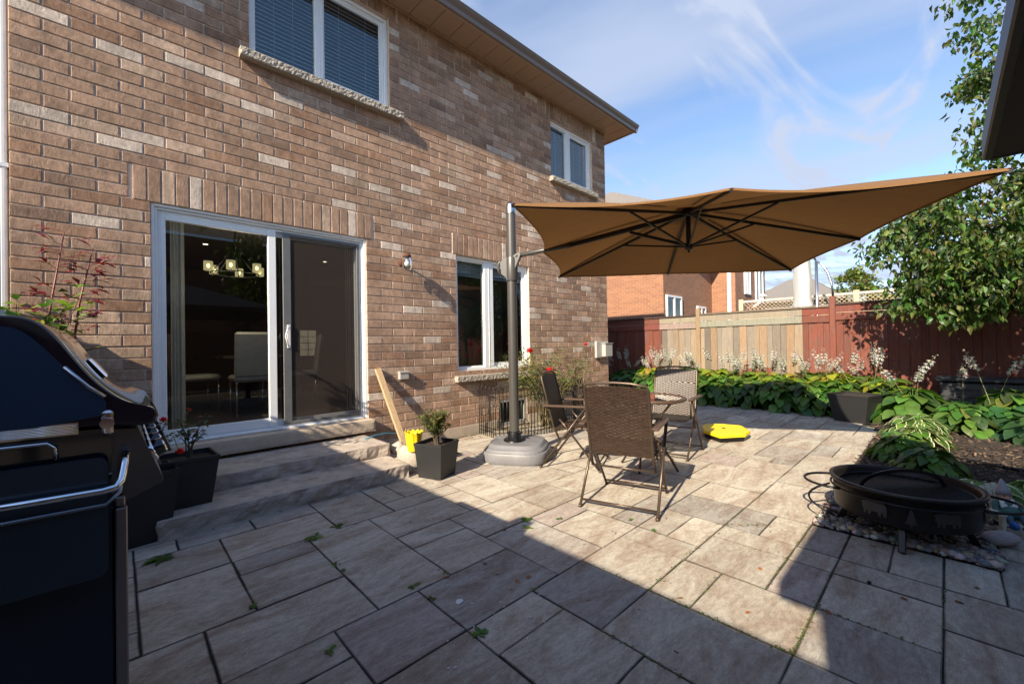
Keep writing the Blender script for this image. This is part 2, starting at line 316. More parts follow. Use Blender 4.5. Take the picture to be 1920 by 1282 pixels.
M['enamel'] = mat('grill_enamel', (.008, .010, .016), .10, noise_amt=.05, coat=.8)
M['navy'] = mat('grill_side_panel', (.018, .042, .080), .38, noise_amt=.06)
M['cab'] = mat('grill_cabinet', (.008, .014, .026), .22, noise_amt=.1)
M['brown_tube'] = mat('bronze_tube', (.085, .06, .045), .35, .55, noise_amt=.1)
M['wicker'] = mat('resin_wicker', (.075, .047, .033), .42, noise_amt=.3, nscale=60, vcol=False)
M['seatdark'] = mat('chair_seat_wicker', (.03, .022, .018), .5, noise_amt=.3, nscale=60)
M['planter'] = mat('charcoal_planter', (.019, .019, .021), .5, noise_amt=.12, bump=.2)
M['soil'] = mat('potting_soil', (.035, .025, .018), .95, noise_amt=.5, nscale=60, bump=1, bscale=90)
M['mulch'] = mat('mulch_soil', (.030, .021, .016), .95, noise_amt=.5, nscale=30, bump=1, bscale=60, vcol=False)
M['chips'] = mat('bark_chips', (1, 1, 1), .9, noise_amt=.3, nscale=40, vcol=True, bump=.5)
M['ubase'] = mat('umbrella_base_plastic', (.17, .17, .185), .5, noise_amt=.14, nscale=5, blotch=(.25, .25, .265), bl_lo=.5, bl_hi=.8, bump=.15)
M['yellow'] = mat('yellow_plastic', (.85, .62, .015), .35, noise_amt=.06)
M['lumber'] = mat('pine_lumber', (.50, .35, .20), .7, noise_amt=.2, stretch=(8, 8, .7), nscale=8)
M['leaf'] = leafmat('leaf'); M['hosta'] = leafmat('hosta_leaf', sss=.3); M['petal'] = leafmat('flower_petal', sss=.3)
M['bark'] = mat('bark', (.10, .075, .055), .9, noise_amt=.4, nscale=25, bump=1, bscale=40)
M['stem'] = mat('green_stem', (.16, .20, .06), .6, noise_amt=.2)
M['redstem'] = mat('red_stem', (.20, .05, .045), .5, noise_amt=.2)
M['pebble'] = mat('river_pebble', (1, 1, 1), .6, noise_amt=.2, nscale=25, vcol=True)
M['litter'] = mat('leaf_litter', (1, 1, 1), .8, noise_amt=.2, vcol=True)
M['orange_brick'] = None
M['white_cloth'] = mat('white_canvas', (.42, .42, .42), .8, noise_amt=.06, nscale=6)
M['lamp_clear'] = glassmat('clear_lamp_glass', (.9, .92, .92), .06, 1)
M['bulb'] = mat('frosted_bulb', (.85, .83, .76), .3)
M['box_plastic'] = mat('grey_plastic_box', (.36, .35, .335), .5, noise_amt=.06)
M['bin'] = mat('deck_box_plastic', (.020, .022, .028), .5, noise_amt=.15, stretch=(1, 1, 6))
M['blue'] = mat('blue_rope', (.06, .25, .36), .6)
M['paint'] = mat('painted_resin', (1, 1, 1), .5, noise_amt=.12, vcol=True)
def fabricmat():
    m, nt, N, L, B = nt_of('tan_canopy')
    tc = N.new('ShaderNodeTexCoord'); nz = N.new('ShaderNodeTexNoise'); nz.inputs['Scale'].default_value = 2.0; nz.inputs['Detail'].default_value = 5; L.new(tc.outputs['Object'], nz.inputs['Vector'])
    mr = N.new('ShaderNodeMapRange'); mr.inputs[3].default_value = .85; mr.inputs[4].default_value = 1.12; L.new(nz.outputs[0], mr.inputs[0])
    sc = N.new('ShaderNodeVectorMath'); sc.operation = 'SCALE'; bn = N.new('ShaderNodeTexNoise'); bn.inputs['Scale'].default_value = 3.5; bn.inputs['Detail'].default_value = 3; bn.inputs['Distortion'].default_value = 1.5; L.new(tc.outputs['Object'], bn.inputs['Vector']); bp = N.new('ShaderNodeBump'); bp.inputs['Strength'].default_value = .5; bp.inputs['Distance'].default_value = .03; L.new(bn.outputs[0], bp.inputs['Height']); L.new(bp.outputs[0], B.inputs['Normal']); sc.inputs[0].default_value = (.19, .095, .034); L.new(mr.outputs[0], sc.inputs['Scale']); L.new(sc.outputs[0], B.inputs['Base Color']); B.inputs['Roughness'].default_value = .9
    tr = N.new('ShaderNodeBsdfTranslucent'); tr.inputs[0].default_value = (.30, .14, .04, 1)
    mx = N.new('ShaderNodeMixShader'); mx.inputs[0].default_value = .10; L.new(B.outputs[0], mx.inputs[1]); L.new(tr.outputs[0], mx.inputs[2]); L.new(mx.outputs[0], N['Material Output'].inputs[0])
    return m
M['canopy'] = fabricmat()
def brickwallmat(name, c1, c2, mortar, bw=.22, bh=.075):
    m, nt, N, L, B = nt_of(name)
    tc = N.new('ShaderNodeTexCoord'); sp = N.new('ShaderNodeSeparateXYZ'); L.new(tc.outputs['Object'], sp.inputs[0])
    ad = N.new('ShaderNodeMath'); ad.operation = 'ADD'; L.new(sp.outputs[0], ad.inputs[0]); L.new(sp.outputs[1], ad.inputs[1])
    cb = N.new('ShaderNodeCombineXYZ'); L.new(ad.outputs[0], cb.inputs[0]); L.new(sp.outputs[2], cb.inputs[1])
    bt = N.new('ShaderNodeTexBrick'); bt.inputs['Scale'].default_value = 1; bt.inputs['Brick Width'].default_value = bw; bt.inputs['Row Height'].default_value = bh; bt.inputs['Mortar Size'].default_value = .006
    bt.inputs['Color1'].default_value = (*c1, 1); bt.inputs['Color2'].default_value = (*c2, 1); bt.inputs['Mortar'].default_value = (*mortar, 1); L.new(cb.outputs[0], bt.inputs['Vector'])
    L.new(bt.outputs[0], B.inputs['Base Color']); B.inputs['Roughness'].default_value = .9
    bp = N.new('ShaderNodeBump'); bp.inputs['Strength'].default_value = .6; bp.inputs['Distance'].default_value = .006; bp.invert = True; L.new(bt.outputs['Fac'], bp.inputs['Height']); L.new(bp.outputs[0], B.inputs['Normal'])
    return m
M['orange_brick'] = brickwallmat('orange_brick', (.30, .135, .072), (.23, .10, .058), (.34, .25, .18))
M['red_brick'] = brickwallmat('red_brick', (.34, .13, .085), (.27, .10, .07), (.34, .24, .19))

# ================================================================ SETTING
DW = 4.652                    # the house wall's face, distance along +Y
# ground sheet to the horizon
g = MB(); g.face([(-400, -400, -.06), (600, -400, -.06), (600, 600, -.06), (-400, 600, -.06)])
tag(g.build('ground', mat('ground_soil', (.06, .05, .035), .95, noise_amt=.4, nscale=1.5)), kind='structure')
# patio base (dark sand in the joints)
g = MB(); g.face([(-4, -4, -.008), (8.62, -4, -.008), (8.62, 7.5, -.008), (-4, 7.5, -.008)])
tag(g.build('patio_joint_sand', mat('joint_sand', (.035, .030, .024), .95, noise_amt=.5, nscale=40, bump=.6)), kind='structure')
GX = lambda k: .057 + .2088 * k
GY = lambda k: .025 + .207 * k
rp = random.Random(5)
stones = [(0,2,11,14),(0,2,14,16),(-1,1,9,11),(1,4,9,11),(2,4,11,13),(2,4,13,14),(2,5,14,16),(1,3,16,17),(3,5,16,17),(4,6,9,14),(6,8,9,11),(6,8,11,12),(6,9,12,14),
 (3,5,7,9),(5,8,7,9),(1,3,8,9),(1,3,6,8),(-1,1,7,9),(3,5,5,7),(5,7,6,7),(5,7,4,6),(7,9,5,7),(8,10,7,10),(10,12,9,10),(10,12,7,9),(9,11,4,5),(7,9,2,5),(9,11,2,4),
 (5,7,2,4),(3,5,3,5),(11,13,3,5),(13,14,3,5),(14,16,3,4),(14,15,4,5),(11,13,2,3),(9,11,0,2),(11,13,0,2),(13,14,0,2),(13,14,2,3),(14,16,2,3),(14,16,1,2),(14,16,0,1),(14,16,-1,0),(12,14,-2,0),(9,12,-2,0),(14,17,-3,-1),(7,9,0,2),
 (9,11,5,7),(11,12,5,7),(12,14,5,6),(12,14,6,7),(12,15,7,8),(14,16,5,7),(12,15,8,10),(8,11,10,12),(11,13,10,12),(16,18,5,7),(16,20,3,5),(18,21,5,8),(15,18,7,9),(15,17,9,10),(13,16,10,12)]
occ = {}
def inbed(x, y):              # cells that are planting bed, not paving
    X = GX(x + .5); Y = GY(y + .5)
    if x >= 16 and -1 <= y < 3: return True
    if X > 4.3 and Y < -.18: return True
    if X > 7.5 and Y < .95 - (8.6 - X) * .25: return True
    if X > 8.58: return True
    if Y > DW - .12: return True
    return False
out = []
for s_ in stones:
    out.append(s_)
    for x in range(s_[0], s_[1]):
        for y in range(s_[2], s_[3]): occ[(x, y)] = 1
sizes = [(3, 2), (2, 2), (2, 1), (3, 1), (4, 2), (2, 3), (3, 2), (2, 2), (1, 2), (3, 2), (1, 1)]
for y in range(-16, 23):
    for x in range(-14, 42):
        if (x, y) in occ or inbed(x, y): continue
        rp.shuffle(sizes)
        for (w, h) in sizes + [(2, 1), (1, 2), (1, 1)]:
            if all((x + i, y + j) not in occ and not inbed(x + i, y + j) for i in range(w) for j in range(h)):
                for i in range(w):
                    for j in range(h): occ[(x + i, y + j)] = 1
                out.append((x, x + w, y, y + h)); break
g = MB()
for (x0, x1, y0, y1) in out:
    a = rp.random(); v = rp.uniform(.86, 1.07)
    base = (.49, .445, .375) if a < .5 else ((.53, .485, .41) if a < .74 else ((.42, .39, .35) if a < .9 else (.43, .37, .335)))
    c = tuple(b * v for b in base)
    X0 = GX(x0); X1 = GX(x1); Y0 = GY(y0); Y1 = GY(y1)
    j = [rp.uniform(.0013, .0034) for _ in range(4)]
    # the wide joints run mostly away from the house
    if rp.random() < .55: j[0] += rp.uniform(.0, .006)
    z = rp.uniform(-.0015, .0015); tx = rp.uniform(-.002, .002); ty = rp.uniform(-.002, .002)
    x_a = X0 + j[0]; x_b = X1 - j[1]; y_a = Y0 + j[2]; y_b = Y1 - j[3]; e = .0045; nxs = max(2, int((x_b - x_a) / .10)); nys = max(2, int((y_b - y_a) / .10))
    # worn, slightly wavy edges
    P = [];
    for i in range(nxs): P.append((x_a + (x_b - x_a) * i / nxs, y_a))
    for i in range(nys): P.append((x_b, y_a + (y_b - y_a) * i / nys))
    for i in range(nxs): P.append((x_b - (x_b - x_a) * i / nxs, y_b))
    for i in range(nys): P.append((x_a, y_b - (y_b - y_a) * i / nys))
    Q = [(p[0] + rp.uniform(-.0018, .0018), p[1] + rp.uniform(-.0018, .0018)) for p in P]
    cx = (x_a + x_b) / 2; cy = (y_a + y_b) / 2
    top = []; 
    for (px, py) in Q:
        d = V(cx - px, cy - py); ix = e if px < cx else -e; iy = e if py < cy else -e
        onx = abs(px - x_a) < .003 or abs(px - x_b) < .003; ony = abs(py - y_a) < .003 or abs(py - y_b) < .003
        top.append(V(px + (ix if onx else 0), py + (iy if ony else 0), z + tx * (px - cx) + ty * (py - cy)))
    n = len(Q); b = len(g.v)
    g.v += [tuple(t) for t in top] + [(q[0], q[1], z - .0022) for q in Q] + [(q[0], q[1], -.02) for q in Q]
    g.f.append(tuple(range(b, b + n))); g.c.append(c); g.sm.append(False)
    for i in range(n):
        k = (i + 1) % n
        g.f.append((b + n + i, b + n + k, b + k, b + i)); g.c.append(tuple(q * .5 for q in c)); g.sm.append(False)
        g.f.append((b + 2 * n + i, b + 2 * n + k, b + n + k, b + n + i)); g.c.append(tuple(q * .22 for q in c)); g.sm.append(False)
tag(g.build('patio_paving', M['paver']), kind='structure')

# planting beds: mulch
def bed(poly_fn, x0, x1, y0, y1, step, name):
    g = MB(); nx = int((x1 - x0) / step); ny = int((y1 - y0) / step); idx = {}
    for i in range(nx + 1):
        for k in range(ny + 1):
            x = x0 + i * step; y = y0 + k * step
            z = .012 + .03 * noise.noise(V(x * 1.3, y * 1.3, 0)) + .012 * noise.noise(V(x * 7, y * 7, 3))
            idx[(i, k)] = len(g.v); g.v.append((x, y, z))
    for i in range(nx):
        for k in range(ny):
            if poly_fn(x0 + (i + .5) * step, y0 + (k + .5) * step):
                g.f.append((idx[(i, k)], idx[(i + 1, k)], idx[(i + 1, k + 1)], idx[(i, k + 1)])); g.c.append((1, 1, 1)); g.sm.append(True)
    return g.build(name, M['mulch'])
def isbed(X, Y):
    if X > 4.28 and Y < .64: return True
    if X > 3.42 and -.17 < Y < .64: return True
    if X > 7.5 and Y < .95 - (8.6 - X) * .25: return True
    return X > 8.6
tag(bed(isbed, 3.4, 13.0, -3.5, 9.0, .06, 'mulch_bed'), kind='structure')
rc = random.Random(9); g = MB()
def chip(mb, x, y, z, L, w, t, a, tilt, c):
    M_ = Matrix.Translation((x, y, z)) @ Matrix.Rotation(a, 4, 'Z') @ Matrix.Rotation(tilt, 4, 'Y')
    mb.box((-L / 2, -w / 2, -t / 2), (L / 2, w / 2, t / 2), c, M_)
n = 0
while n < 7500:
    x = rc.uniform(3.45, 9.5) if n % 3 else rc.uniform(4.2, 7.0); y = rc.uniform(-2.2, .7) if n % 4 else rc.uniform(-2.2, 5)
    n += 1
    if not isbed(x, y) : continue
    v = rc.uniform(.5, 1.7); c = (.050 * v, .034 * v, .026 * v) if rc.random() < .86 else (.20, .13, .08)
    chip(g, x, y, rc.uniform(.02, .055), rc.uniform(.015, .06), rc.uniform(.006, .018), .005, rc.uniform(0, 6.3), rc.uniform(-.5, .5), c)
tag(g.build('bark_mulch', M['chips']), 'dark bark mulch scattered over the planting bed behind the fire bowl', 'mulch', kind='stuff')
# pebbles round the fire bowl
g = MB(); n = 0
ico = [(0, 0, 1), (.894, 0, .447), (.276, .851, .447), (-.724, .526, .447), (-.724, -.526, .447), (.276, -.851, .447), (.724, .526, -.447), (-.276, .851, -.447), (-.894, 0, -.447), (-.276, -.851, -.447), (.724, -.526, -.447), (0, 0, -1)]
icf = [(0,1,2),(0,2,3),(0,3,4),(0,4,5),(0,5,1),(1,6,2),(2,7,3),(3,8,4),(4,9,5),(5,10,1),(1,10,6),(2,6,7),(3,7,8),(4,8,9),(5,9,10),(6,11,7),(7,11,8),(8,11,9),(9,11,10),(10,11,6)]
def ico2():
    vs = [V(*p).normalized() for p in ico]; fs = []; mid = {}
    def m(a, b):
        k = (min(a, b), max(a, b))
        if k not in mid: mid[k] = len(vs); vs.append(((vs[a] + vs[b]) / 2).normalized())
        return mid[k]
    for a, b, c in icf:
        ab, bc, ca = m(a, b), m(b, c), m(c, a); fs += [(a, ab, ca), (b, bc, ab), (c, ca, bc), (ab, bc, ca)]
    return vs, fs
I2V, I2F = ico2()
def blob(mb, c, r, M_=None, col=(1, 1, 1), jit=0, rnd=None, ns=1.0, vs=I2V, fs=I2F):
    o = rnd.uniform(0, 50) if rnd else 0
    pts = []
    for p in vs:
        k = 1 + jit * noise.noise(p * ns + V(o, o, o)); q = V(p.x * r[0] * k, p.y * r[1] * k, p.z * r[2] * k)
        if M_ is not None: q = M_ @ q
        pts.append(q + V(*c))
    mb.mesh(pts, fs, col, True)
pc = [(.30, .30, .30), (.36, .35, .33), (.18, .19, .21), (.50, .49, .46), (.24, .17, .14), (.12, .14, .17), (.32, .26, .20), (.15, .17, .16), (.26, .22, .20)]
for k in range(2600):
    x = rc.uniform(3.39, 4.35); y = rc.uniform(-.185, .64)
    if k % 3 == 0: x = 3.39 + abs(rc.gauss(0, .10)); 
    if k % 5 == 0: y = -.19 + abs(rc.gauss(0, .1))
    if x > 4.3 or y > .64: continue
    r = rc.uniform(.006, .014) if rc.random() < .9 else rc.uniform(.016, .030)
    blob(g, (x, y, .006 + r * .5 + rc.uniform(0, .02)), (r * rc.uniform(.9, 1.4), r * rc.uniform(.7, 1.1), r * .65), Matrix.Rotation(rc.uniform(0, 6), 4, 'Z'), [q * rc.uniform(.8, 1.1) for q in rc.choice(pc)], .25, rc, vs=[V(*p) for p in ico], fs=icf)
tag(g.build('river_pebbles', M['pebble']), 'grey and white river pebbles under the fire bowl', 'pebbles', kind='stuff')
g = MB(); blob(g, (0, 0, 0), (.115, .06, .045), None, (.36, .32, .31), .25, rc)
o = g.build('flat_rock', mat('purple_grey_rock', (.33, .29, .29), .8, noise_amt=.3, nscale=20, bump=.6, stretch=(1, 3, 6)), loc=(3.83, -.215, .045)); o.rotation_euler = (0, 0, -.7)
tag(o, 'smooth grey oval rock beside the gnome at the pebble edge', 'rock')

# ================================================================ HOUSE
house = empty('brick_house', 'brown brick two storey house with sliding patio door and white windows', 'house')
X0H, X1H = -.565, 7.09; ZT = 5.47
DOOR = (.205, 2.105, .40, 2.524); W1 = (.945, 2.43, 4.147, 5.29); W2 = (5.44, 6.655, 4.147, 5.16); W3 = (3.39, 4.835, .885, 2.524); WB = (4.15, 4.75, .03, .42)
OPS = [DOOR, W1, W2, W3, WB]
g = MB()
xs = sorted({X0H, X1H} | {o_[i] for o_ in OPS for i in (0, 1)}); zs = sorted({0.0, ZT, .139} | {o_[i] for o_ in OPS for i in (2, 3)})
def inop(x, z): return any(o_[0] < x < o_[1] and o_[2] < z < o_[3] for o_ in OPS)
for i in range(len(xs) - 1):
    for k in range(len(zs) - 1):
        if not inop((xs[i] + xs[i + 1]) / 2, (zs[k] + zs[k + 1]) / 2):
            g.face([(xs[i], DW + .010, zs[k]), (xs[i + 1], DW + .010, zs[k]), (xs[i + 1], DW + .010, zs[k + 1]), (xs[i], DW + .010, zs[k + 1])])
RV = .14
for (a, b, c, d) in OPS:      # reveals
    y0 = DW + .010; y1 = DW + RV
    g.face([(a, y0, c), (a, y0, d), (a, y1, d), (a, y1, c)]); g.face([(b, y0, c), (b, y1, c), (b, y1, d), (b, y0, d)])
    g.face([(a, y0, d), (b, y0, d), (b, y1, d), (a, y1, d)]); g.face([(a, y0, c), (a, y1, c), (b, y1, c), (b, y0, c)])
g.face([(X1H - .008, DW + .010, 0), (X1H - .008, 12, 0), (X1H - .008, 12, ZT), (X1H - .008, DW + .010, ZT)])
g.build('wall_mortar', M['mortar'], house)
g = MB(); g.box((-2.4, DW + .16, 0), (X0H - .001, DW + .2, ZT)); g.face([(X0H, 12, 0), (X0H, DW + .010, 0), (X0H, DW + .010, ZT), (X0H, 12, ZT)]); g.face([(X0H, 12, 0), (X1H, 12, 0), (X1H, 12, ZT), (X0H, 12, ZT)])
g.build('rear_wall', M['mortar'], house)
rb = random.Random(3)
def bcol():
    a = rb.random(); v = rb.uniform(.86, 1.14)
    if a < .62: c = (.375, .247, .175)
    elif a < .77: c = (.32, .195, .130)
    elif a < .87: c = (.44, .32, .24)
    elif a < .95: c = (.55, .46, .385)
    else: c = (.28, .185, .135)
    return tuple(q * v for q in c)
def brick(mb, x0, x1, z0, z1, c=None, pro=0.0, side=False):
    c = c or bcol(); e = .0035; p = pro + rb.uniform(-.0012, .0018)
    dx0, dx1, dz0, dz1 = [rb.uniform(-.0012, .0012) for _ in range(4)]
    a = [(x0 + dx0, z0 + dz0), (x1 + dx1, z0 + dz0 * .5), (x1 + dx1, z1 + dz1), (x0 + dx0, z1 + dz1 * .5)]
    mx = (x0 + x1) / 2; mz = (z0 + z1) / 2
    ins = [(u + (e if u < mx else -e), w + (e if w < mz else -e)) for u, w in a]
    def P(u, w, d): return (u, DW - d, w) if not side else (X1H + d, u, w)
    vs = [P(u, w, p) for u, w in ins] + [P(u, w, p - .004) for u, w in a] + [P(u, w, -.014) for u, w in a]
    mb.mesh(vs, [(0, 1, 2, 3)] + [(4 + i, 4 + (i + 1) % 4, (i + 1) % 4, i) for i in range(4)], c)
    mb.mesh(vs, [(8 + i, 8 + (i + 1) % 4, 4 + (i + 1) % 4, 4 + i) for i in range(4)], (.60, .48, .39))
PITCH = .0954; BL = .283; JT = .0125
SOLD = [(.088, 2.180, 2.524, 2.810), (.85, 2.53, 5.29, 5.47), (5.33, 6.76, 5.16, 5.446), (3.325, 4.90, 2.524, 2.810)]
SILLS = [(.855, 2.58, 4.06, 4.147), (5.386, 6.73, 4.06, 4.147), (3.333, 4.908, .755, .84)]
blocks = OPS + SOLD
g = MB()
ZB = .33 - 2 * PITCH; nrow = int((ZT - ZB) / PITCH) + 1
for r in range(nrow):
    z0 = ZB + r * PITCH; z1 = min(ZT, z0 + PITCH); zm = (z0 + z1) / 2
    cuts = [(X0H, X1H)]
    for (a, b, c, d) in blocks:
        if c - .001 < zm < d + .001:
            nc = []
            for (p, q) in cuts:
                if b <= p or a >= q: nc.append((p, q)); continue
                if a > p: nc.append((p, a - (JT if (a, b, c, d) in SOLD else 0)))
                if b < q: nc.append((b + (JT if (a, b, c, d) in SOLD else 0), q))
            cuts = nc
    # straight corner courses at the right end: alternate header and stretcher
    off = X1H - (BL / 2 if r % 2 else 0) - 80 * BL
    edges = [off + i * BL for i in range(82)]
    for (p, q) in cuts:
        pts = [p - (JT if p in (DOOR[1], W1[1], W2[1], W3[1], WB[1]) else 0)] + [e_ + rb.uniform(-.003, .003) for e_ in edges if p + .045 < e_ < q - .045] + [q + (JT if abs(q - X1H) < .01 or q in (DOOR[0], W1[0], W2[0], W3[0], WB[0]) else 0)]
        for i in range(len(pts) - 1):
            brick(g, pts[i] + (JT if i > 0 or p not in (X0H,) else 0) * 1.0, pts[i + 1] - (JT * 0 if i < len(pts) - 2 else JT * 0) - (0 if i < len(pts) - 2 else JT), z0 + JT * .9, z1)
    for i in range(26):
        y0 = DW + i * BL + (BL / 2 if r % 2 == 0 else 0) * (i > 0)
        y1 = DW + (i + 1) * BL - (0 if r % 2 else BL / 2 * 0) + (BL / 2 if r % 2 == 0 else 0)
        brick(g, y0 + (JT if i else 0), y1, z0 + JT * .9, z1, side=True)
for (a, b, c, d) in SOLD:
    n = int(round((b - a) / .0954)); w = (b - a) / n
    for i in range(n): brick(g, a + i * w + JT * .5, a + (i + 1) * w - JT * .5, c + .002, d, pro=.0035)
g.build('wall', M['brick'], house)
g = MB(); g.box((X0H - .0, DW - .016, -.05), (WB[0] - .02, DW + .007, .134)); g.box((WB[1] + .02, DW - .016, -.05), (X1H + .016, DW + .007, .134)); g.box((X1H - .004, DW + .010, -.05), (X1H + .016, 12, .134))
g.build('foundation', M['concrete'], house)
# roof, soffit, gutter
EY = DW - .43; EX = X1H + .40; SZ = 5.47
g = MB(); x = -2.4; k = 0; x = -2.4
while x < EX:
    x1 = min(EX, x + .30); g.box((x + .004, EY, SZ + .0), (x1 - .004, DW + .02, SZ + .02), (1, 1, 1)); x = x1; k += 1
y = DW + .02
while y < 11: g.box((X1H - .02, y + .004, SZ), (EX, y + .296, SZ + .02)); y += .30
g.box((-2.4, EY - .001, SZ - .018), (EX, EY + .02, SZ + .02)); g.box((X0H, DW - .03, SZ - .018), (X1H, DW - .006, SZ - .002))
g.box((-2.4, EY + .01, SZ + .024), (EX, DW + .5, SZ + .05))
def soffitmat():
    m, nt, N, L, B = nt_of('perforated_soffit')
    tc = N.new('ShaderNodeTexCoord'); mp = N.new('ShaderNodeMapping'); mp.inputs['Rotation'].default_value = (0, 0, PI / 4); L.new(tc.outputs['Object'], mp.inputs[0])
    ck = N.new('ShaderNodeTexVoronoi'); ck.inputs['Scale'].default_value = 45; ck.inputs['Randomness'].default_value = 0; L.new(mp.outputs[0], ck.inputs['Vector'])
    mr = N.new('ShaderNodeMapRange'); mr.inputs[1].default_value = .18; mr.inputs[2].default_value = .3; L.new(ck.outputs['Distance'], mr.inputs[0])
    mx = N.new('ShaderNodeMix'); mx.data_type = 'RGBA'; L.new(mr.outputs[0], mx.inputs[0]); mx.inputs[6].default_value = (.24, .165, .12, 1); mx.inputs[7].default_value = (.42, .30, .22, 1)
    L.new(mx.outputs[2], B.inputs['Base Color']); B.inputs['Roughness'].default_value = .5
    return m
g.build('soffit', soffitmat(), house)
g = MB()
gp = [(EY, SZ - .012), (EY - .035, SZ - .004), (EY - .045, SZ + .04), (EY - .075, SZ + .085), (EY - .09, SZ + .12), (EY - .075, SZ + .125), (EY, SZ + .10)]
g.extrude(gp, -2.4, EX + .06, axis='x')
gp2 = [(EX + (EY - a), b) for a, b in gp]
g.extrude(gp2, EY - .06, 11, axis='y')
g.build('gutter', M['gutter'], house)
g = MB()
e0 = V(X0H - 1, EY - .06, SZ + .13); e1 = V(EX + .06, EY - .06, SZ + .13); e2 = V(EX + .06, 12.5, SZ + .13); rx = EX - 4.2
g.face([e0, e1, (rx, EY + 4.1, SZ + 2.4), (X0H - 1, EY + 4.1, SZ + 2.4)]); g.face([e1, e2, (rx, 12.5 - 4.2, SZ + 2.4), (rx, EY + 4.1, SZ + 2.4)])
g.build('roof', M['shingle'], house)
# sills
def rough_box(mb, a, b, res, amp, rnd, front=1.0, top=.15, sc=12, col=(1, 1, 1)):
    x0, y0, z0 = a; x1, y1, z1 = b
    nx = max(2, int((x1 - x0) / res)); ny = max(2, int((y1 - y0) / res)); nz = max(2, int((z1 - z0) / res))
    o = rnd.uniform(0, 99)
    def D(p, nrm):
        q = p * sc + V(o, 0, 0)
        k = noise.noise(q) + .5 * noise.noise(q * 2.3) + .3 * noise.noise(q * 5)
        w = front if abs(nrm.z) < .5 else top
        return p + nrm * amp * k * w
    idx = {}; vs = []
    def vid(i, j, k):
        key = (i, j, k)
        if key not in idx:
            p = V(x0 + (x1 - x0) * i / nx, y0 + (y1 - y0) * j / ny, z0 + (z1 - z0) * k / nz)
            nrm = V((i == nx) - (i == 0), (j == ny) - (j == 0), (k == nz) - (k == 0)).normalized()
            edge = ((i in (0, nx)) + (j in (0, ny)) + (k in (0, nz)))
            p = D(p, nrm)
            if edge >= 2: p = p - nrm * res * .25
            idx[key] = len(vs); vs.append(p)
        return idx[key]
    fs = []
    for i in range(nx):
        for j in range(ny):
            fs.append((vid(i, j, nz), vid(i + 1, j, nz), vid(i + 1, j + 1, nz), vid(i, j + 1, nz))); fs.append((vid(i, j, 0), vid(i, j + 1, 0), vid(i + 1, j + 1, 0), vid(i + 1, j, 0)))
    for i in range(nx):
        for k in range(nz):
            fs.append((vid(i, 0, k), vid(i + 1, 0, k), vid(i + 1, 0, k + 1), vid(i, 0, k + 1))); fs.append((vid(i, ny, k), vid(i, ny, k + 1), vid(i + 1, ny, k + 1), vid(i + 1, ny, k)))
    for j in range(ny):
        for k in range(nz):
            fs.append((vid(0, j, k), vid(0, j, k + 1), vid(0, j + 1, k + 1), vid(0, j + 1, k))); fs.append((vid(nx, j, k), vid(nx, j + 1, k), vid(nx, j + 1, k + 1), vid(nx, j, k + 1)))
    mb.mesh(vs, fs, col)
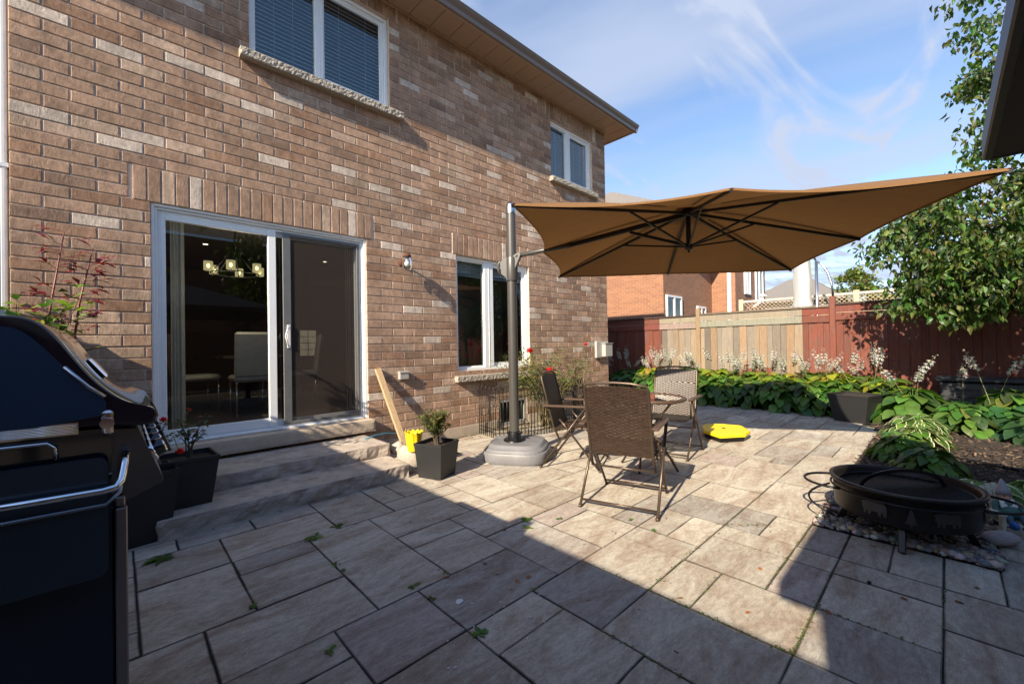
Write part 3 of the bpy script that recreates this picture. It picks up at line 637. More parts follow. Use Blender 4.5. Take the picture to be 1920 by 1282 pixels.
def window(name, op, x_mull, sill, label, gl, blind_to=None, slat=.028, blind_z0=None):
    a, b, c, d = op; yf = DW + .045; yg = DW + .085
    w = bpy.data.objects.new(name, None); COL.objects.link(w); w.parent = house; w['label'] = label
    g = MB(); fw = .042
    c2 = c + .012
    # outer frame in two stepped layers
    for (yy, f0, f1) in ((yf, 0, fw), (yf + .018, fw, fw + .022)):
        A, B_, C_, D_ = a + f0 + .002, b - f0 - .002, c2 + f0, d - f0 - .002; t = f1 - f0
        g.box((A, yy, C_), (A + t, yy + .07, D_), bev=.004); g.box((B_ - t, yy, C_), (B_, yy + .07, D_), bev=.004)
        g.box((A + t, yy, D_ - t), (B_ - t, yy + .07, D_), bev=.004); g.box((A + t, yy, C_), (B_ - t, yy + .07, C_ + t), bev=.004)
    m0, m1 = x_mull; g.box((m0, yf - .002, c2 + fw), (m1, yf + .07, d - fw - .002), bev=.005)
    xs_ = (m0 + m1) / 2; g.box((xs_ - .004, yf - .006, c2 + fw), (xs_ + .004, yf + .01, d - fw - .004))
    g.build('window_frame', M['vinyl'], w)
    q0 = fw + .02
    # right sash, with its own stiles
    g = MB(); A, B_, C_, D_ = m1 - .002, b - q0, c2 + q0, d - q0; t = .035; yy = yf + .022
    g.box((A, yy, C_), (A + .02, yy + .03, D_)); g.box((B_ - t, yy, C_), (B_, yy + .03, D_), bev=.003); g.box((A, yy + .001, D_ - t), (B_ - t, yy + .03, D_), bev=.003); g.box((A, yy + .001, C_), (B_ - t, yy + .03, C_ + t), bev=.003)
    g.build('sash', M['vinyl'], w)
    for (xa, xb) in ((a + q0 - .004, m0 + .004), (m1 - .004, b - q0 - t + .004)):
        g = MB(); g.face([(xa, yg, c2 + .05), (xb, yg, c2 + .05), (xb, yg, d - .05), (xa, yg, d - .05)]); g.build('pane', gl, w)
    if blind_z0 is not None:
        g = MB(); z = d - .06
        while z > blind_z0:
            M_ = Matrix.Translation(((a + b) / 2, yg + .055, z)) @ Matrix.Rotation(.75, 4, 'X')
            g.box((-(b - a) / 2 + .05, -slat * .58, -.0008), ((b - a) / 2 - .05, slat * .58, .0008), (1, 1, 1), M_); z -= slat
        for xx in (a + .25, m0 - .2, m1 + .2, b - .25): g.box((xx - .001, yg + .035, blind_z0), (xx + .001, yg + .037, d - .05))
        g.build('venetian_blind', M['blind'], w)
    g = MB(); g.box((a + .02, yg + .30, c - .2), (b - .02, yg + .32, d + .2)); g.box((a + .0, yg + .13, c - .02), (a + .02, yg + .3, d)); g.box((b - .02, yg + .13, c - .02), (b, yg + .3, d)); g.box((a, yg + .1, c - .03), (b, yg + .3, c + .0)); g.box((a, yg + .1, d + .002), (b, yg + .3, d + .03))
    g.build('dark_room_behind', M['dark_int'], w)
    if sill:
        g = MB(); rough_box(g, (sill[0], DW - .085, sill[2]), (sill[1], DW - .0, sill[3]), .014, .007, rb, 1, .3, 38); g.box((sill[0] + .06, DW - .001, sill[2] + .02), (sill[1] - .06, DW + .06, sill[3] - .004))
        g.build('window_sill', M['rock_sill'], w)
    return w
window('window', W1, (1.575, 1.665), SILLS[0], 'upper left window with blue reflections and horizontal blinds', M['glass_up'], blind_z0=4.2, slat=.045)
window('window', W2, (5.90, 6.03), SILLS[1], 'upper right window under the eave corner', M['glass_up'], blind_z0=4.2, slat=.028)
window('window', W3, (3.925, 4.10), SILLS[2], 'ground floor kitchen window behind the umbrella pole', M['glass'], blind_z0=2.26, slat=.028)
# small basement window low in the wall
bw = bpy.data.objects.new('basement_window', None); COL.objects.link(bw); bw.parent = house
g = MB(); a, b, c, d = WB
for q in ((a, b, d - .04, d), (a, b, c, c + .04), (a, a + .04, c + .04, d - .04), (b - .04, b, c + .04, d - .04)): g.box((q[0] + .002, DW + .01, q[2] + .002), (q[1] - .002, DW + .06, q[3] - .002))
g.build('window_frame', mat('grey_window_frame', (.30, .29, .27), .6), bw); g = MB(); g.face([(a, DW + .05, c), (b, DW + .05, c), (b, DW + .05, d), (a, DW + .05, d)]); g.build('pane', mat('dark_pane', (.01, .012, .014), .1), bw)
# patio door
pd = bpy.data.objects.new('patio_door', None); COL.objects.link(pd); pd.parent = house
a, b, c, d = DOOR; yf = DW + .03; c = .43
g = MB(); 
for (yy, f0, t) in ((yf - .012, 0, .022), (yf + .008, .022, .022), (yf + .03, .044, .024)):
    A, B_, D_ = a + f0 + .001, b - f0 - .001, d - f0 - .001
    g.box((A, yy, c), (A + t, yy + .07, D_), bev=.003); g.box((B_ - t, yy, c), (B_, yy + .07, D_), bev=.003); g.box((A + t, yy, D_ - t), (B_ - t, yy + .07, D_), bev=.003)
g.box((a + .045, yf - .004, c), (b - .045, yf + .09, c + .02), bev=.004); g.box((a + .07, yf + .022, c + .021), (b - .07, yf + .03, c + .035)); g.box((a + .07, yf + .05, c + .021), (b - .07, yf + .058, c + .035))
g.build('door_frame', M['vinyl'], pd)
g = MB(); y = yf + .028; x0, x1, z0, z1 = a + .066, 1.17, c + .036, d - .068       # fixed-side panel
g.box((x0, y, z0), (x0 + .035, y + .04, z1), bev=.004); g.box((x1 - .072, y - .012, z0), (x1, y + .04, z1), bev=.004); g.box((x0 + .035, y, z1 - .055), (x1 - .072, y + .04, z1), bev=.004); g.box((x0 + .035, y, z0), (x1 - .072, y + .04, z0 + .088), bev=.004)
g.build('door_panel', M['vinyl'], pd)
g = MB(); g.face([(x0, y + .02, z0), (x1 - .04, y + .02, z0), (x1 - .04, y + .02, z1), (x0, y + .02, z1)]); g.build('pane', M['glass'], pd)
g = MB(); y2 = yf + .062; x0, x1 = 1.12, b - .066
g.box((x0, y2, z0), (x0 + .05, y2 + .03, z1)); g.box((x1 - .04, y2, z0), (x1, y2 + .03, z1)); g.box((x0 + .05, y2, z1 - .05), (x1 - .04, y2 + .03, z1)); g.box((x0 + .05, y2, z0), (x1 - .04, y2 + .03, z0 + .06))
g.build('sliding_panel', M['vinyl'], pd)
g = MB(); g.face([(x0 + .04, y2 + .015, z0), (x1, y2 + .015, z0), (x1, y2 + .015, z1), (x0 + .04, y2 + .015, z1)]); g.build('pane', M['glass'], pd)
g = MB(); y3 = yf + .012; x0, x1 = 1.23, b - .07
for q in ((x0, x0 + .075, z0, z1), (x1 - .03, x1, z0, z1), (x0 + .075, x1 - .03, z1 - .03, z1), (x0 + .075, x1 - .03, z0, z0 + .035)): g.box((q[0], y3, q[2]), (q[1], y3 + .018, q[3]), bev=.003)
sc = g.build('screen_door', mat('grey_screen_frame', (.13, .135, .14), .5), pd)
g = MB(); g.face([(x0 + .07, y3 + .009, z0 + .03), (x1 - .02, y3 + .009, z0 + .03), (x1 - .02, y3 + .009, z1 - .03), (x0 + .07, y3 + .009, z1 - .03)]); g.build('mesh_screen', M['screen'], sc)
g = MB(); hz = 1.38; g.tube([(1.275, y3 - .002, hz - .10), (1.262, y3 - .03, hz - .08), (1.238, y3 - .045, hz), (1.262, y3 - .03, hz + .08), (1.275, y3 - .002, hz + .10)], .008, 8); g.box((1.262, y3 - .008, hz - .12), (1.295, y3, hz + .12), bev=.003)
g.build('handle', M['white_metal'], sc)
g = MB(); rough_box(g, (.19, DW - .115, .29), (2.14, DW + .06, .428), .03, .004, rb, 1, .3, 8); g.build('threshold', mat('sandstone_threshold', (.45, .37, .29), .85, noise_amt=.15, bump=.5, bscale=90), pd)
# downspout at the wall's left end
g = MB()
for i in range(4): g.box((-.72 + i * .036, DW + .015, .1), (-.72 + i * .036 + .03, DW + .095, ZT), bev=.008)
g.box((-.724, DW + .022, .1), (-.578, DW + .098, ZT))
for z in (.9, 2.6, 4.3): g.box((-.735, DW + .011, z), (-.569, DW + .1, z + .03))
g.build('downspout', M['white_metal'], house)
# room behind the door
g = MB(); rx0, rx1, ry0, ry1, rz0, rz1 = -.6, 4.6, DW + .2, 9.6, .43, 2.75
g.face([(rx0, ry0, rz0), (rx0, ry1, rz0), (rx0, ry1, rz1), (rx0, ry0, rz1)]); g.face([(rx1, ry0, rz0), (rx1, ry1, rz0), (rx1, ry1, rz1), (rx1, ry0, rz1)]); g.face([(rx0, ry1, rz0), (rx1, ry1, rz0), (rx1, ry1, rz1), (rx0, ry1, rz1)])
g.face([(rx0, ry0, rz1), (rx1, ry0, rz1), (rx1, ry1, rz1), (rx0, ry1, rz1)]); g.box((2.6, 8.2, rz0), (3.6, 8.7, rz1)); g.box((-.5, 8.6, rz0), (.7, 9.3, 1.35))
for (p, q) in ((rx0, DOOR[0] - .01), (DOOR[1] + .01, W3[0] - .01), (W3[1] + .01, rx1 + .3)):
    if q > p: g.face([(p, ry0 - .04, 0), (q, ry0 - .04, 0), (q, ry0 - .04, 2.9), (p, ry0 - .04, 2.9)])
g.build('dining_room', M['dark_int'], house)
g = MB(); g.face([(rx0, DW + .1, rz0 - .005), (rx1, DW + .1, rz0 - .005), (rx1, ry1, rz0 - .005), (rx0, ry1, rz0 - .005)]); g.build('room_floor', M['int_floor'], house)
g = MB()
for i in range(2):
    for k in range(4): g.box((2.42 + i * .145, 8.19, 1.12 + k * .12), (2.42 + i * .145 + .135, 8.195, 1.12 + k * .12 + .11))
g.build('far_window', mat('lit_window_glass', (.5, .45, .35), .5, emis=(.9, .75, .5), estr=.16), house)  # far window with muntins; its light is emitted by the panes
def glowshade():
    m, nt, N, L, B = nt_of('lit_frosted_shade'); N.remove(B)
    t = N.new('ShaderNodeBsdfTransparent'); t.inputs[0].default_value = (.9, .85, .6, 1); e = N.new('ShaderNodeEmission'); e.inputs[0].default_value = (1, .82, .42, 1); e.inputs[1].default_value = .30
    mx = N.new('ShaderNodeMixShader'); mx.inputs[0].default_value = .62; L.new(t.outputs[0], mx.inputs[1]); L.new(e.outputs[0], mx.inputs[2]); L.new(mx.outputs[0], N['Material Output'].inputs[0]); return m
M['lampglow'] = glowshade(); M['bulbglow'] = mat('glowing_bulb', (.9, .85, .6), .5, emis=(1, .88, .55), estr=3.5)
M['spot'] = mat('lit_downlight', (.9, .8, .6), .5, emis=(1, .85, .6), estr=2.5)
ch = empty('chandelier', 'dark iron chandelier with lit glass shades hanging inside the patio door', 'chandelier', (1.0, 5.75, 2.2))
g = MB(); g.tube([(0, 0, .5), (0, 0, 0)], .008); g.lathe([(.05, .5), (.05, .47), (.01, .46)], n=12)
for i in range(6):
    t = i * PI / 3 + .2; g.tube([(0, 0, .3), (.11 * math.cos(t), .11 * math.sin(t), .1), (.24 * math.cos(t), .24 * math.sin(t), -.06)], .006, 6)
g.tube([(.24 * math.cos(2 * PI * i / 20), .24 * math.sin(2 * PI * i / 20), -.06) for i in range(20)], .006, 6, closed=True)
g.build('iron_frame', M['black_metal'], ch)
for i in range(6):
    t = i * PI / 3 + .2; c = (.27 * math.cos(t), .27 * math.sin(t), 0); g = MB(); g.lathe([(.03, -.055), (.044, -.05), (.044, .05), (.042, .05)], c=c, n=14); sh_ = g.build('lamp_shade', M['lampglow'], ch)
    g = MB(); blob(g, c, (.017, .017, .026)); g.build('bulb', M['bulbglow'], sh_)
pl_ = bpy.data.lights.new('chandelier_light', 'POINT'); pl_.energy = 5; pl_.color = (1, .8, .55); pl_.shadow_soft_size = .25; po = bpy.data.objects.new('chandelier_light', pl_); COL.objects.link(po); po.location = (1.0, 5.75, 2.02)
for (x, y) in ((.9, 7.2), (.7, 8.0), (1.9, 7.0), (2.6, 7.4)):
    g = MB(); g.lathe([(.0, -.004), (.022, -.004), (.03, 0)], c=(0, 0, 0), n=14)
    o = g.build('recessed_light', M['spot'], loc=(x, y, rz1)); tag(o, 'recessed ceiling light inside the dining room, ' + {.9: 'nearest of the three above the chandelier', .7: 'farthest left of the chandelier', 1.9: 'just right of the door mullion', 2.6: 'rightmost, behind the screen'}[x], 'ceiling light', 'recessed lights in the dining room ceiling')
def dchair(loc, rz, label):
    c_ = empty('dining_chair', label, 'chair', loc, rz, 'cream dining chairs inside')
    g = MB(); g.box((-.22, -.21, .42), (.22, .21, .50), bev=.03); g.build('seat', M['white_leather'], c_)
    g = MB(); M_ = Matrix.Translation((-.20, 0, .48)) @ Matrix.Rotation(-.13, 4, 'Y'); g.box((-.03, -.21, 0), (.03, .21, .56), (1, 1, 1), M_, .025); g.build('backrest', M['white_leather'], c_)
    for sx in (-.19, .19):
        for sy in (-.18, .18): g = MB(); g.tube([(sx, sy, 0), (sx, sy, .43)], .012, 8); g.build('leg', M['chrome'], c_)
dchair((1.22, 6.15, .43), PI / 2, 'cream high back dining chair behind the left glass of the patio door')
dchair((1.95, 6.6, .43), 2.9, 'cream dining chair seen side on through the screen door')
dchair((.75, 6.9, .43), 0.2, 'cream dining chair farthest left inside the dark dining room')
t = empty('dining_table', 'dark dining table between the cream chairs inside', 'table', (1.3, 6.75, .43))
g = MB(); g.box((-.35, -.5, .71), (.45, .5, .74), bev=.005); g.build('tabletop', M['int_floor'], t); g = MB(); g.box((-.1, -.1, 0), (.12, .1, .705)); g.build('pedestal', M['black_metal'], t)
def vblind(x0, x1, n, label):
    g = MB()
    for i in range(n):
        x = x0 + (x1 - x0) * i / max(1, n - 1); M_ = Matrix.Translation((x, DW + .17, .46)) @ Matrix.Rotation(1.1 + .15 * math.sin(i * 3), 4, 'Z'); g.box((-.04, -.001, 0), (.04, .001, 1.98), (1, 1, 1), M_)
    tag(g.build('vertical_blind', mat('cream_blind', (.75, .77, .74), .7), house and None), label, 'blind')
vblind(.36, .43, 4, 'stacked cream vertical blinds at the left end of the patio door'); vblind(1.93, 2.02, 5, 'stacked pale vertical blinds at the right end of the patio door')

# steps
g = MB(); rs = random.Random(12)
rough_box(g, (.17, 3.56, -.01), (2.02, 4.10, .135), .032, .028, rs, 1, .12, 6)
tag(g.build('lower_step', M['stone']), 'lower rough stone slab step below the patio door', 'step', 'stone slab steps to the door')
g = MB(); rough_box(g, (.22, 3.98, .128), (2.03, 4.60, .262), .032, .022, rs, 1, .12, 6)
tag(g.build('upper_step', M['stone']), 'upper rough stone slab step under the door threshold', 'step', 'stone slab steps to the door')
g = MB(); rough_box(g, (.25, 4.58, -.01), (2.05, DW - .02, .235), .05, .01, rs); tag(g.build('step_footing', M['concrete']), kind='structure')
def rock(loc, r, seed, label, c=(.45, .38, .30)):
    g = MB(); rr = random.Random(seed); blob(g, (0, 0, 0), r, Matrix.Rotation(rr.uniform(0, 3), 4, 'Z'), c, .55, rr, 1.4)
    o = g.build('rock', M['stone'], loc=loc); tag(o, label, 'rock', 'rocks beside the steps'); return o
rock((2.20, 3.86, .10), (.10, .16, .13), 1, 'tall pale rock wedged behind the yellow pot', )
rock((2.10, 3.98, .05), (.06, .06, .05), 2, 'small brown rock in the gap at the right end of the steps')
rock((2.16, 4.05, .17), (.07, .08, .07), 3, 'pale rock next to the foot of the leaning board')
rock((2.09, 3.70, .03), (.045, .05, .04), 4, 'smallest rock beside the lower step end')
rock((2.75, 4.28, .02), (.16, .11, .05), 5, 'flat pale rock against the foundation by the small weed')
g = MB(); rr = random.Random(4)
g.tube([(1.9, 4.3, .275), (2.05, 4.38, .275), (2.2, 4.42, .27), (2.35, 4.45, .24), (2.5, 4.46, .20), (2.62, 4.42, .06)], .007, 6); tag(g.build('blue_rope', M['blue']), 'thin blue rope lying behind the steps by the board', 'rope')
# leaning board
g = MB(); p = V(2.38, 4.30, .10); q = V(2.215, 4.63, 1.0); g.bar(p, q, .072, .034, up=V(0, -1, .3), bev=.003)
tag(g.build('leaning_board', M['lumber']), 'pale pine board leaning on the brick wall beside the door', 'board')

# wall lamp, outlet, meter box
wl = empty('wall_lamp', 'small clear glass lamp on the brick wall between door and window', 'wall lamp', (2.56, DW, 2.30))
g = MB(); g.lathe([(.0, 0), (.05, 0), (.05, .015), (.02, .03)], M=Matrix.Rotation(PI / 2, 4, 'X') @ Matrix.Scale(1, 4), n=16); g.tube([(0, -.02, 0), (0, -.07, .05), (0, -.13, .06)], .010, 8); g.lathe([(.0, .10), (.035, .095), (.05, .07), (.05, .04), (.045, .04)], c=(0, -.13, 0), n=16)
g.build('bracket', mat('rusty_iron', (.12, .05, .03), .8, .3, noise_amt=.4), wl)
g = MB(); g.lathe([(.045, .045), (.06, .0), (.06, -.06), (.05, -.10), (.04, -.115)], c=(0, -.13, 0), n=16); g.build('glass_shade', M['lamp_clear'], wl)
g = MB(); blob(g, (0, -.13, -.035), (.032, .032, .038)); g.tube([(0, -.13, 0), (0, -.13, .05)], .016, 8); g.build('bulb', M['bulb'], wl)
g = MB(); g.box((-.062, -.055, -.048), (.062, 0, .048), bev=.006); g.box((-.066, -.062, .03), (.066, 0, .052), bev=.004); o = g.build('outlet_cover', M['box_plastic'], loc=(2.545, DW - .003, .90)); tag(o, 'grey weatherproof outlet cover on the brick wall above the board shadow', 'outlet')
g = MB(); g.box((-.16, -.05, -.16), (.24, 0, .16), bev=.008); g.box((.0, -.14, -.14), (.25, -.048, .11), bev=.012); g.box((-.01, -.15, .111), (.26, -.0, .125)); o = g.build('meter_box', M['box_plastic'], loc=(6.78, DW - .003, 1.14)); tag(o, 'pale grey utility box on the brick wall at the house corner', 'utility box')

# ================================================================ UMBRELLA
um = empty('cantilever_umbrella', 'large tan cantilever patio umbrella with grey pole and plastic base', 'umbrella', (3.16, 3.30, 0))
uy = math.radians(-56.73)
O = V(3.16, 3.30, 0)
def rsq(c, s_, z, rz, n=48, p=3.6):
    pts = []
    for i in range(n):
        t = 2 * PI * i / n; ct, st = math.cos(t), math.sin(t); r = s_ / ((abs(ct) ** p + abs(st) ** p) ** (1 / p))
        x, y = r * ct, r * st; pts.append(V(c[0] + x * math.cos(rz) - y * math.sin(rz), c[1] + x * math.sin(rz) + y * math.cos(rz), z))
    return pts
g = MB(); lv = [(.345, 0), (.355, .02), (.355, .105), (.350, .115), (.335, .12), (.332, .135), (.315, .15), (.305, .153), (.29, .185), (.28, .192), (.10, .205), (.02, .206)]
rings = [rsq((.07, .02), s_, z, uy) for s_, z in lv]; n = 48
vs = [p for r in rings for p in r]; fs = []
for i in range(len(rings) - 1):
    for j in range(n): fs.append((i * n + j, i * n + (j + 1) % n, (i + 1) * n + (j + 1) % n, (i + 1) * n + j))
fs.append(tuple(range((len(rings) - 1) * n, len(rings) * n))); g.mesh(vs, fs, smooth=False)
for i in range(len(fs) - 1): g.sm[i] = (i // 48) in (1, 5, 7)
g.build('base_tank', M['ubase'], um)
g = MB(); g.lathe([(.12, .190), (.12, .215), (.075, .22), (.072, .30), (.062, .305), (.0, .305)], n=24)
for i in range(6): t = i * PI / 3; g.lathe([(.010, .222), (.010, .234), (.0, .236)], c=(.098 * math.cos(t), .083 * math.sin(t), 0), n=8)
g.tube([(.0, -.05, .30), (.02, -.10, .30)], .012, 8)
g.build('pole_collar', M['black_metal'], um)
g = MB(); g.lathe([(.053, .22), (.053, 2.80)], n=24); g.build('pole', M['pole'], um)
g = MB(); g.lathe([(.056, 2.70), (.058, 2.71), (.058, 2.80), (.040, 2.825), (0, 2.83)], n=24); g.build('pole_cap', M['steel'], um)
# crank carriage
MA = Matrix.Rotation(uy, 4, 'Z')
g = MB(); cp = [(-.11, 2.04), (-.12, 2.16), (-.09, 2.20), (.05, 2.24), (.09, 2.27), (.11, 2.24), (.05, 2.10), (.03, 2.0), (-.05, 1.97), (-.06, 2.0)]
g2 = MB(); g2.extrude(cp, -.045, .045); g.mesh([MA @ V(*p) for p in g2.v], g2.f)
hs = [(-.125, 2.03), (-.155, 2.10), (-.15, 2.165), (-.10, 2.20)]
g.tube([MA @ V(u, 0, w) for u, w in hs], .016, 8); g.lathe([(.062, 1.96), (.066, 1.98), (.066, 2.2), (.060, 2.22)], n=20)
g.tube([MA @ V(.06, -.06, 2.235), MA @ V(.06, .06, 2.235)], .014, 8); g.build('crank_carriage', M['pole'], um)
cc = V(4.27, 1.81, 2.255); hw = 1.52; rise = .38
ctop = cc + V(0, 0, rise)
ax = V(math.cos(uy), math.sin(uy), -.024); ay = V(-math.sin(uy), math.cos(uy), -.022)
P0 = O + MA @ V(.08, 0, 2.24)
P1 = cc - ax * (hw * .80) + V(0, 0, .055); P2 = ctop + V(0, 0, -.06)
g = MB(); L_ = lambda p: p - O
g.tube([L_(P0), L_(P0.lerp(P1, .8)), L_(P1)], .026, 10); g.build('arm_link', M['pole'], um)
g = MB(); g.bar(L_(P1 - (P2 - P1) * .03), L_(P2), .042, .05, bev=.008); g.build('main_arm', M['rib'], um)
g = MB(); q_ = P1.lerp(P2, .52) - V(0, 0, .03); hubb = ctop - V(0, 0, .40)
g.bar(L_(q_), L_(hubb + V(0, 0, .01)), .026, .028); g.build('stay', M['rib'], um)
# canopy: eight gores, hub high, scalloped edges
def canopy_pt(u, v):      # u,v in -1..1 box coordinates
    r = max(abs(u), abs(v))
    if r < 1e-6: return ctop.copy()
    # position along the perimeter of the unit square
    pu, pv = u / r, v / r
    t = pv if abs(abs(pu) - 1) < 1e-6 else pu      # -1..1 on that side
    # sag between ribs (ribs at t=-1,0,1)
    s_ = abs(t); w = 4 * (s_ if s_ < 1 else 1) * (1 - s_)
    inw = .062 * w
    p = cc + ax * (pu * hw * (1 - inw)) + ay * (pv * hw * (1 - inw))
    top = ctop
    q = top.lerp(p, r)
    q.z -= .035 * w * r * (1 - r * .3)
    q.z += .03 * math.sin(PI * r)
    return q
NG = 12; g = MB(); idx = {}
for i in range(-NG, NG + 1):
    for k in range(-NG, NG + 1): idx[(i, k)] = len(g.v); g.v.append(tuple(canopy_pt(i / NG, k / NG) - O))
for i in range(-NG, NG):
    for k in range(-NG, NG):
        a_, b_, c_, d_ = idx[(i, k)], idx[(i + 1, k)], idx[(i + 1, k + 1)], idx[(i, k + 1)]
        if (i + .5) * (k + .5) > 0: fs = [(a_, b_, c_), (a_, c_, d_)]
        else: fs = [(a_, b_, d_), (b_, c_, d_)]
        for f in fs: g.f.append(f); g.c.append((1, 1, 1)); g.sm.append(True)
# hem
for side in range(4):
    for i in range(-NG, NG):
        a = {0: (i, -NG), 1: (NG, i), 2: (-i, NG), 3: (-NG, -i)}[side]; b = {0: (i + 1, -NG), 1: (NG, i + 1), 2: (-i - 1, NG), 3: (-NG, -i - 1)}[side]
        pa = V(*g.v[idx[a]]); pb = V(*g.v[idx[b]]); g.face([pa, pb, pb - V(0, 0, .016), pa - V(0, 0, .016)])
cn = g.build('canopy', M['canopy'], um)
for (u, v) in ((-1, -1), (0, -1), (1, -1), (1, 0), (1, 1), (0, 1), (-1, 1)):
    g = MB(); a_ = ctop - V(0, 0, .05); e_ = canopy_pt(u, v) - V(0, 0, .018)
    g.bar(L_(a_), L_(e_), .018, .026); g.build('rib', M['rib'], um)
    g = MB(); g.bar(L_(hubb), L_(a_.lerp(e_, .40) - V(0, 0, .012)), .014, .018); g.build('strut', M['rib'], um)
g = MB(); g.tube([L_(ctop - V(0, 0, .0)), L_(hubb - V(0, 0, .02))], .024, 12); g.lathe([(.0, -.04), (.055, -.04), (.06, .03), (0, .035)], c=L_(ctop - V(0, 0, .05)), n=16); g.lathe([(.0, -.03), (.035, -.03), (.045, .02), (0, .025)], c=L_(hubb), n=16); g.lathe([(0, -.06), (.012, -.055), (.012, -.03)], c=L_(hubb), n=8)
g.build('hub', M['rib'], um)
g = MB(); c0 = ctop + V(0, 0, .03)
for k in range(4):
    dirs = [(ax + ay), (ax - ay), (-ax - ay), (-ax + ay)]
    g.face([L_(c0 + V(0, 0, .06)), L_(c0 + dirs[k] * .16), L_(c0 + dirs[(k + 1) % 4] * .16)])
g.build('vent_cap', M['canopy'], um)
# stitched seams and rib pockets on the underside
SEAM = mat('tan_seam_tape', (.14, .07, .026), .9)
for (u, v) in ((-1, -1), (0, -1), (1, -1), (1, 0), (1, 1), (0, 1), (-1, 1), (-1, 0)):
    pts = [canopy_pt(u * f, v * f) for f in [k / 12 for k in range(2, 13)]]; sdv = (pts[-1] - pts[0]).cross(V(0, 0, 1)).normalized() * .016
    g = MB()
    for k in range(len(pts) - 1): dz = V(0, 0, .006); g.face([L_(pts[k] - sdv - dz), L_(pts[k + 1] - sdv - dz), L_(pts[k + 1] + sdv - dz), L_(pts[k] + sdv - dz)])
    g.build('seam', SEAM, cn)

# ================================================================ WICKER CHAIRS
def weave(w0, w1, h, curve, step=.0125, cell=.032, rnd=random.Random(1)):
    """woven panel in local (y across, z up) ; x = bulge"""
    mb = MB(); rows = int(h / step)
    for r in range(rows):
        z = r * step; f = z / h; w = w0 + (w1 - w0) * f; n = int(round(w / cell * 2)); ph = r % 2
        pts = []
        for i in range(n + 1):
            y = -w + 2 * w * i / n
            s_ = 1 if (i // 1 + ph) % 2 == 0 else -1
            zz = z + curve * (1 - (y / w) ** 2) * f
            pts.append((s_ * .0035, y, zz))
        hh = step * .55
        for i in range(n):
            a, b = V(*pts[i]), V(*pts[i + 1]); m_ = (a + b) / 2
            v_ = rnd.uniform(.8, 1.25)
            mb.face([a - V(0, 0, hh), b - V(0, 0, hh), b + V(0, 0, hh), a + V(0, 0, hh)], (v_, v_, v_))
            # thickness: a back skin
            mb.face([a - V(.003, 0, hh * .6), a + V(-.003, 0, hh * .6), b + V(-.003, 0, hh * .6), b - V(.003, 0, hh * .6)], (v_, v_, v_))
    # upright stakes between the strands
    n = int(w0 * 2 / cell * 1.0)
    for i in range(n + 1):
        f = -1 + 2 * i / n
        mb.bar((0, f * w0, 0), (0, f * w1, h + curve * (1 - f * f)), .006, .004, (.8, .8, .8), up=V(1, 0, 0))
    return mb
wk = mat('resin_wicker_strand', (.042, .026, .019), .36, noise_amt=.25, nscale=50, vcol=True)
wk2 = mat('resin_wicker_pale', (.34, .30, .25), .45, noise_amt=.25, nscale=50, vcol=True)
def make_chair():
    c_ = empty('patio_chair', 'x', 'chair', group='folding wicker chairs round the small table')
    up = V(0, 0, 1)
    ang = -.24
    BM = Matrix.Translation((-.165, 0, .40)) @ Matrix.Rotation(ang, 4, 'Y')
    w = weave(.225, .235, .54, .02); b = MB(); b.mesh([BM @ V(*p) for p in w.v], w.f); b.c = list(w.c); b.sm = list(w.sm); b.build('backrest', wk, c_)
    SM = Matrix.Translation((-.16, 0, .405)) @ Matrix.Rotation(PI / 2 - .04, 4, 'Y')
    w = weave(.215, .225, .43, 0.0); b = MB(); b.mesh([SM @ V(*p) for p in w.v], w.f); b.c = list(w.c); b.sm = list(w.sm); b.build('seat', wk, c_)
    t = MB(); R_ = .011
    # back frame hoop
    pts = [(-.10, -.245, .28)] + [tuple(BM @ V(0, -.238, z)) for z in (.02, .3, .52)] + [tuple(BM @ V(0, -.225, .555))] + [tuple(BM @ V(0, y, .558 + .02 * (1 - (y / .235) ** 2))) for y in (-.12, 0, .12)] + [tuple(BM @ V(0, .225, .555))] + [tuple(BM @ V(0, .238, z)) for z in (.52, .3, .02)] + [(-.10, .245, .28)]
    t.tube(pts, R_, 8); t.build('back_frame', M['brown_tube'], c_)
    t = MB(); t.tube([(-.17, -.235, .40), (.26, -.235, .415), (.285, -.21, .415), (.285, .21, .415), (.26, .235, .415), (-.17, .235, .40)], R_ * .9, 8); t.build('seat_frame', M['brown_tube'], c_)
    for s_ in (-1, 1):
        t = MB(); t.tube([(-.30, s_ * .285, .005), (.17, s_ * .285, .62)], R_, 8); t.lathe([(.014, 0), (.014, .02)], c=(-.298, s_ * .285, 0), n=8, cap=True); t.build('leg', M['brown_tube'], c_)
        t = MB(); t.tube([(.30, s_ * .255, .005), (-.03, s_ * .262, .42), (-.10, s_ * .262, .50)], R_, 8); t.lathe([(.014, 0), (.014, .02)], c=(.298, s_ * .255, 0), n=8, cap=True); t.build('leg', M['brown_tube'], c_)
        t = MB(); t.box((-.27, s_ * .275 - .026, .622), (.21, s_ * .275 + .026, .642), (1, 1, 1), bev=.006); t.tube([(-.25, s_ * .26, .62), (-.22, s_ * .25, .60)], .008, 6); t.build('armrest', M['wicker'], c_)
        t = MB(); t.tube([(.20, s_ * .275, .62), (.12, s_ * .262, .42)], .009, 8); t.lathe([(.016, -.008), (.016, .008)], c=(-.0, s_ * .272, .40), n=8, M=None, cap=True); t.build('arm_support', M['brown_tube'], c_)
    t = MB(); t.tube([(-.265, -.285, .05), (-.265, .285, .05)], R_ * .85, 8); t.build('crossbar', M['brown_tube'], c_); t = MB(); t.tube([(.262, -.255, .05), (.262, .255, .05)], R_ * .85, 8); t.build('crossbar', M['brown_tube'], c_)
    t = MB(); t.tube([(-.10, -.245, .28), (-.10, .245, .28)], R_ * .8, 8); t.build('crossbar', M['brown_tube'], c_)
    return c_
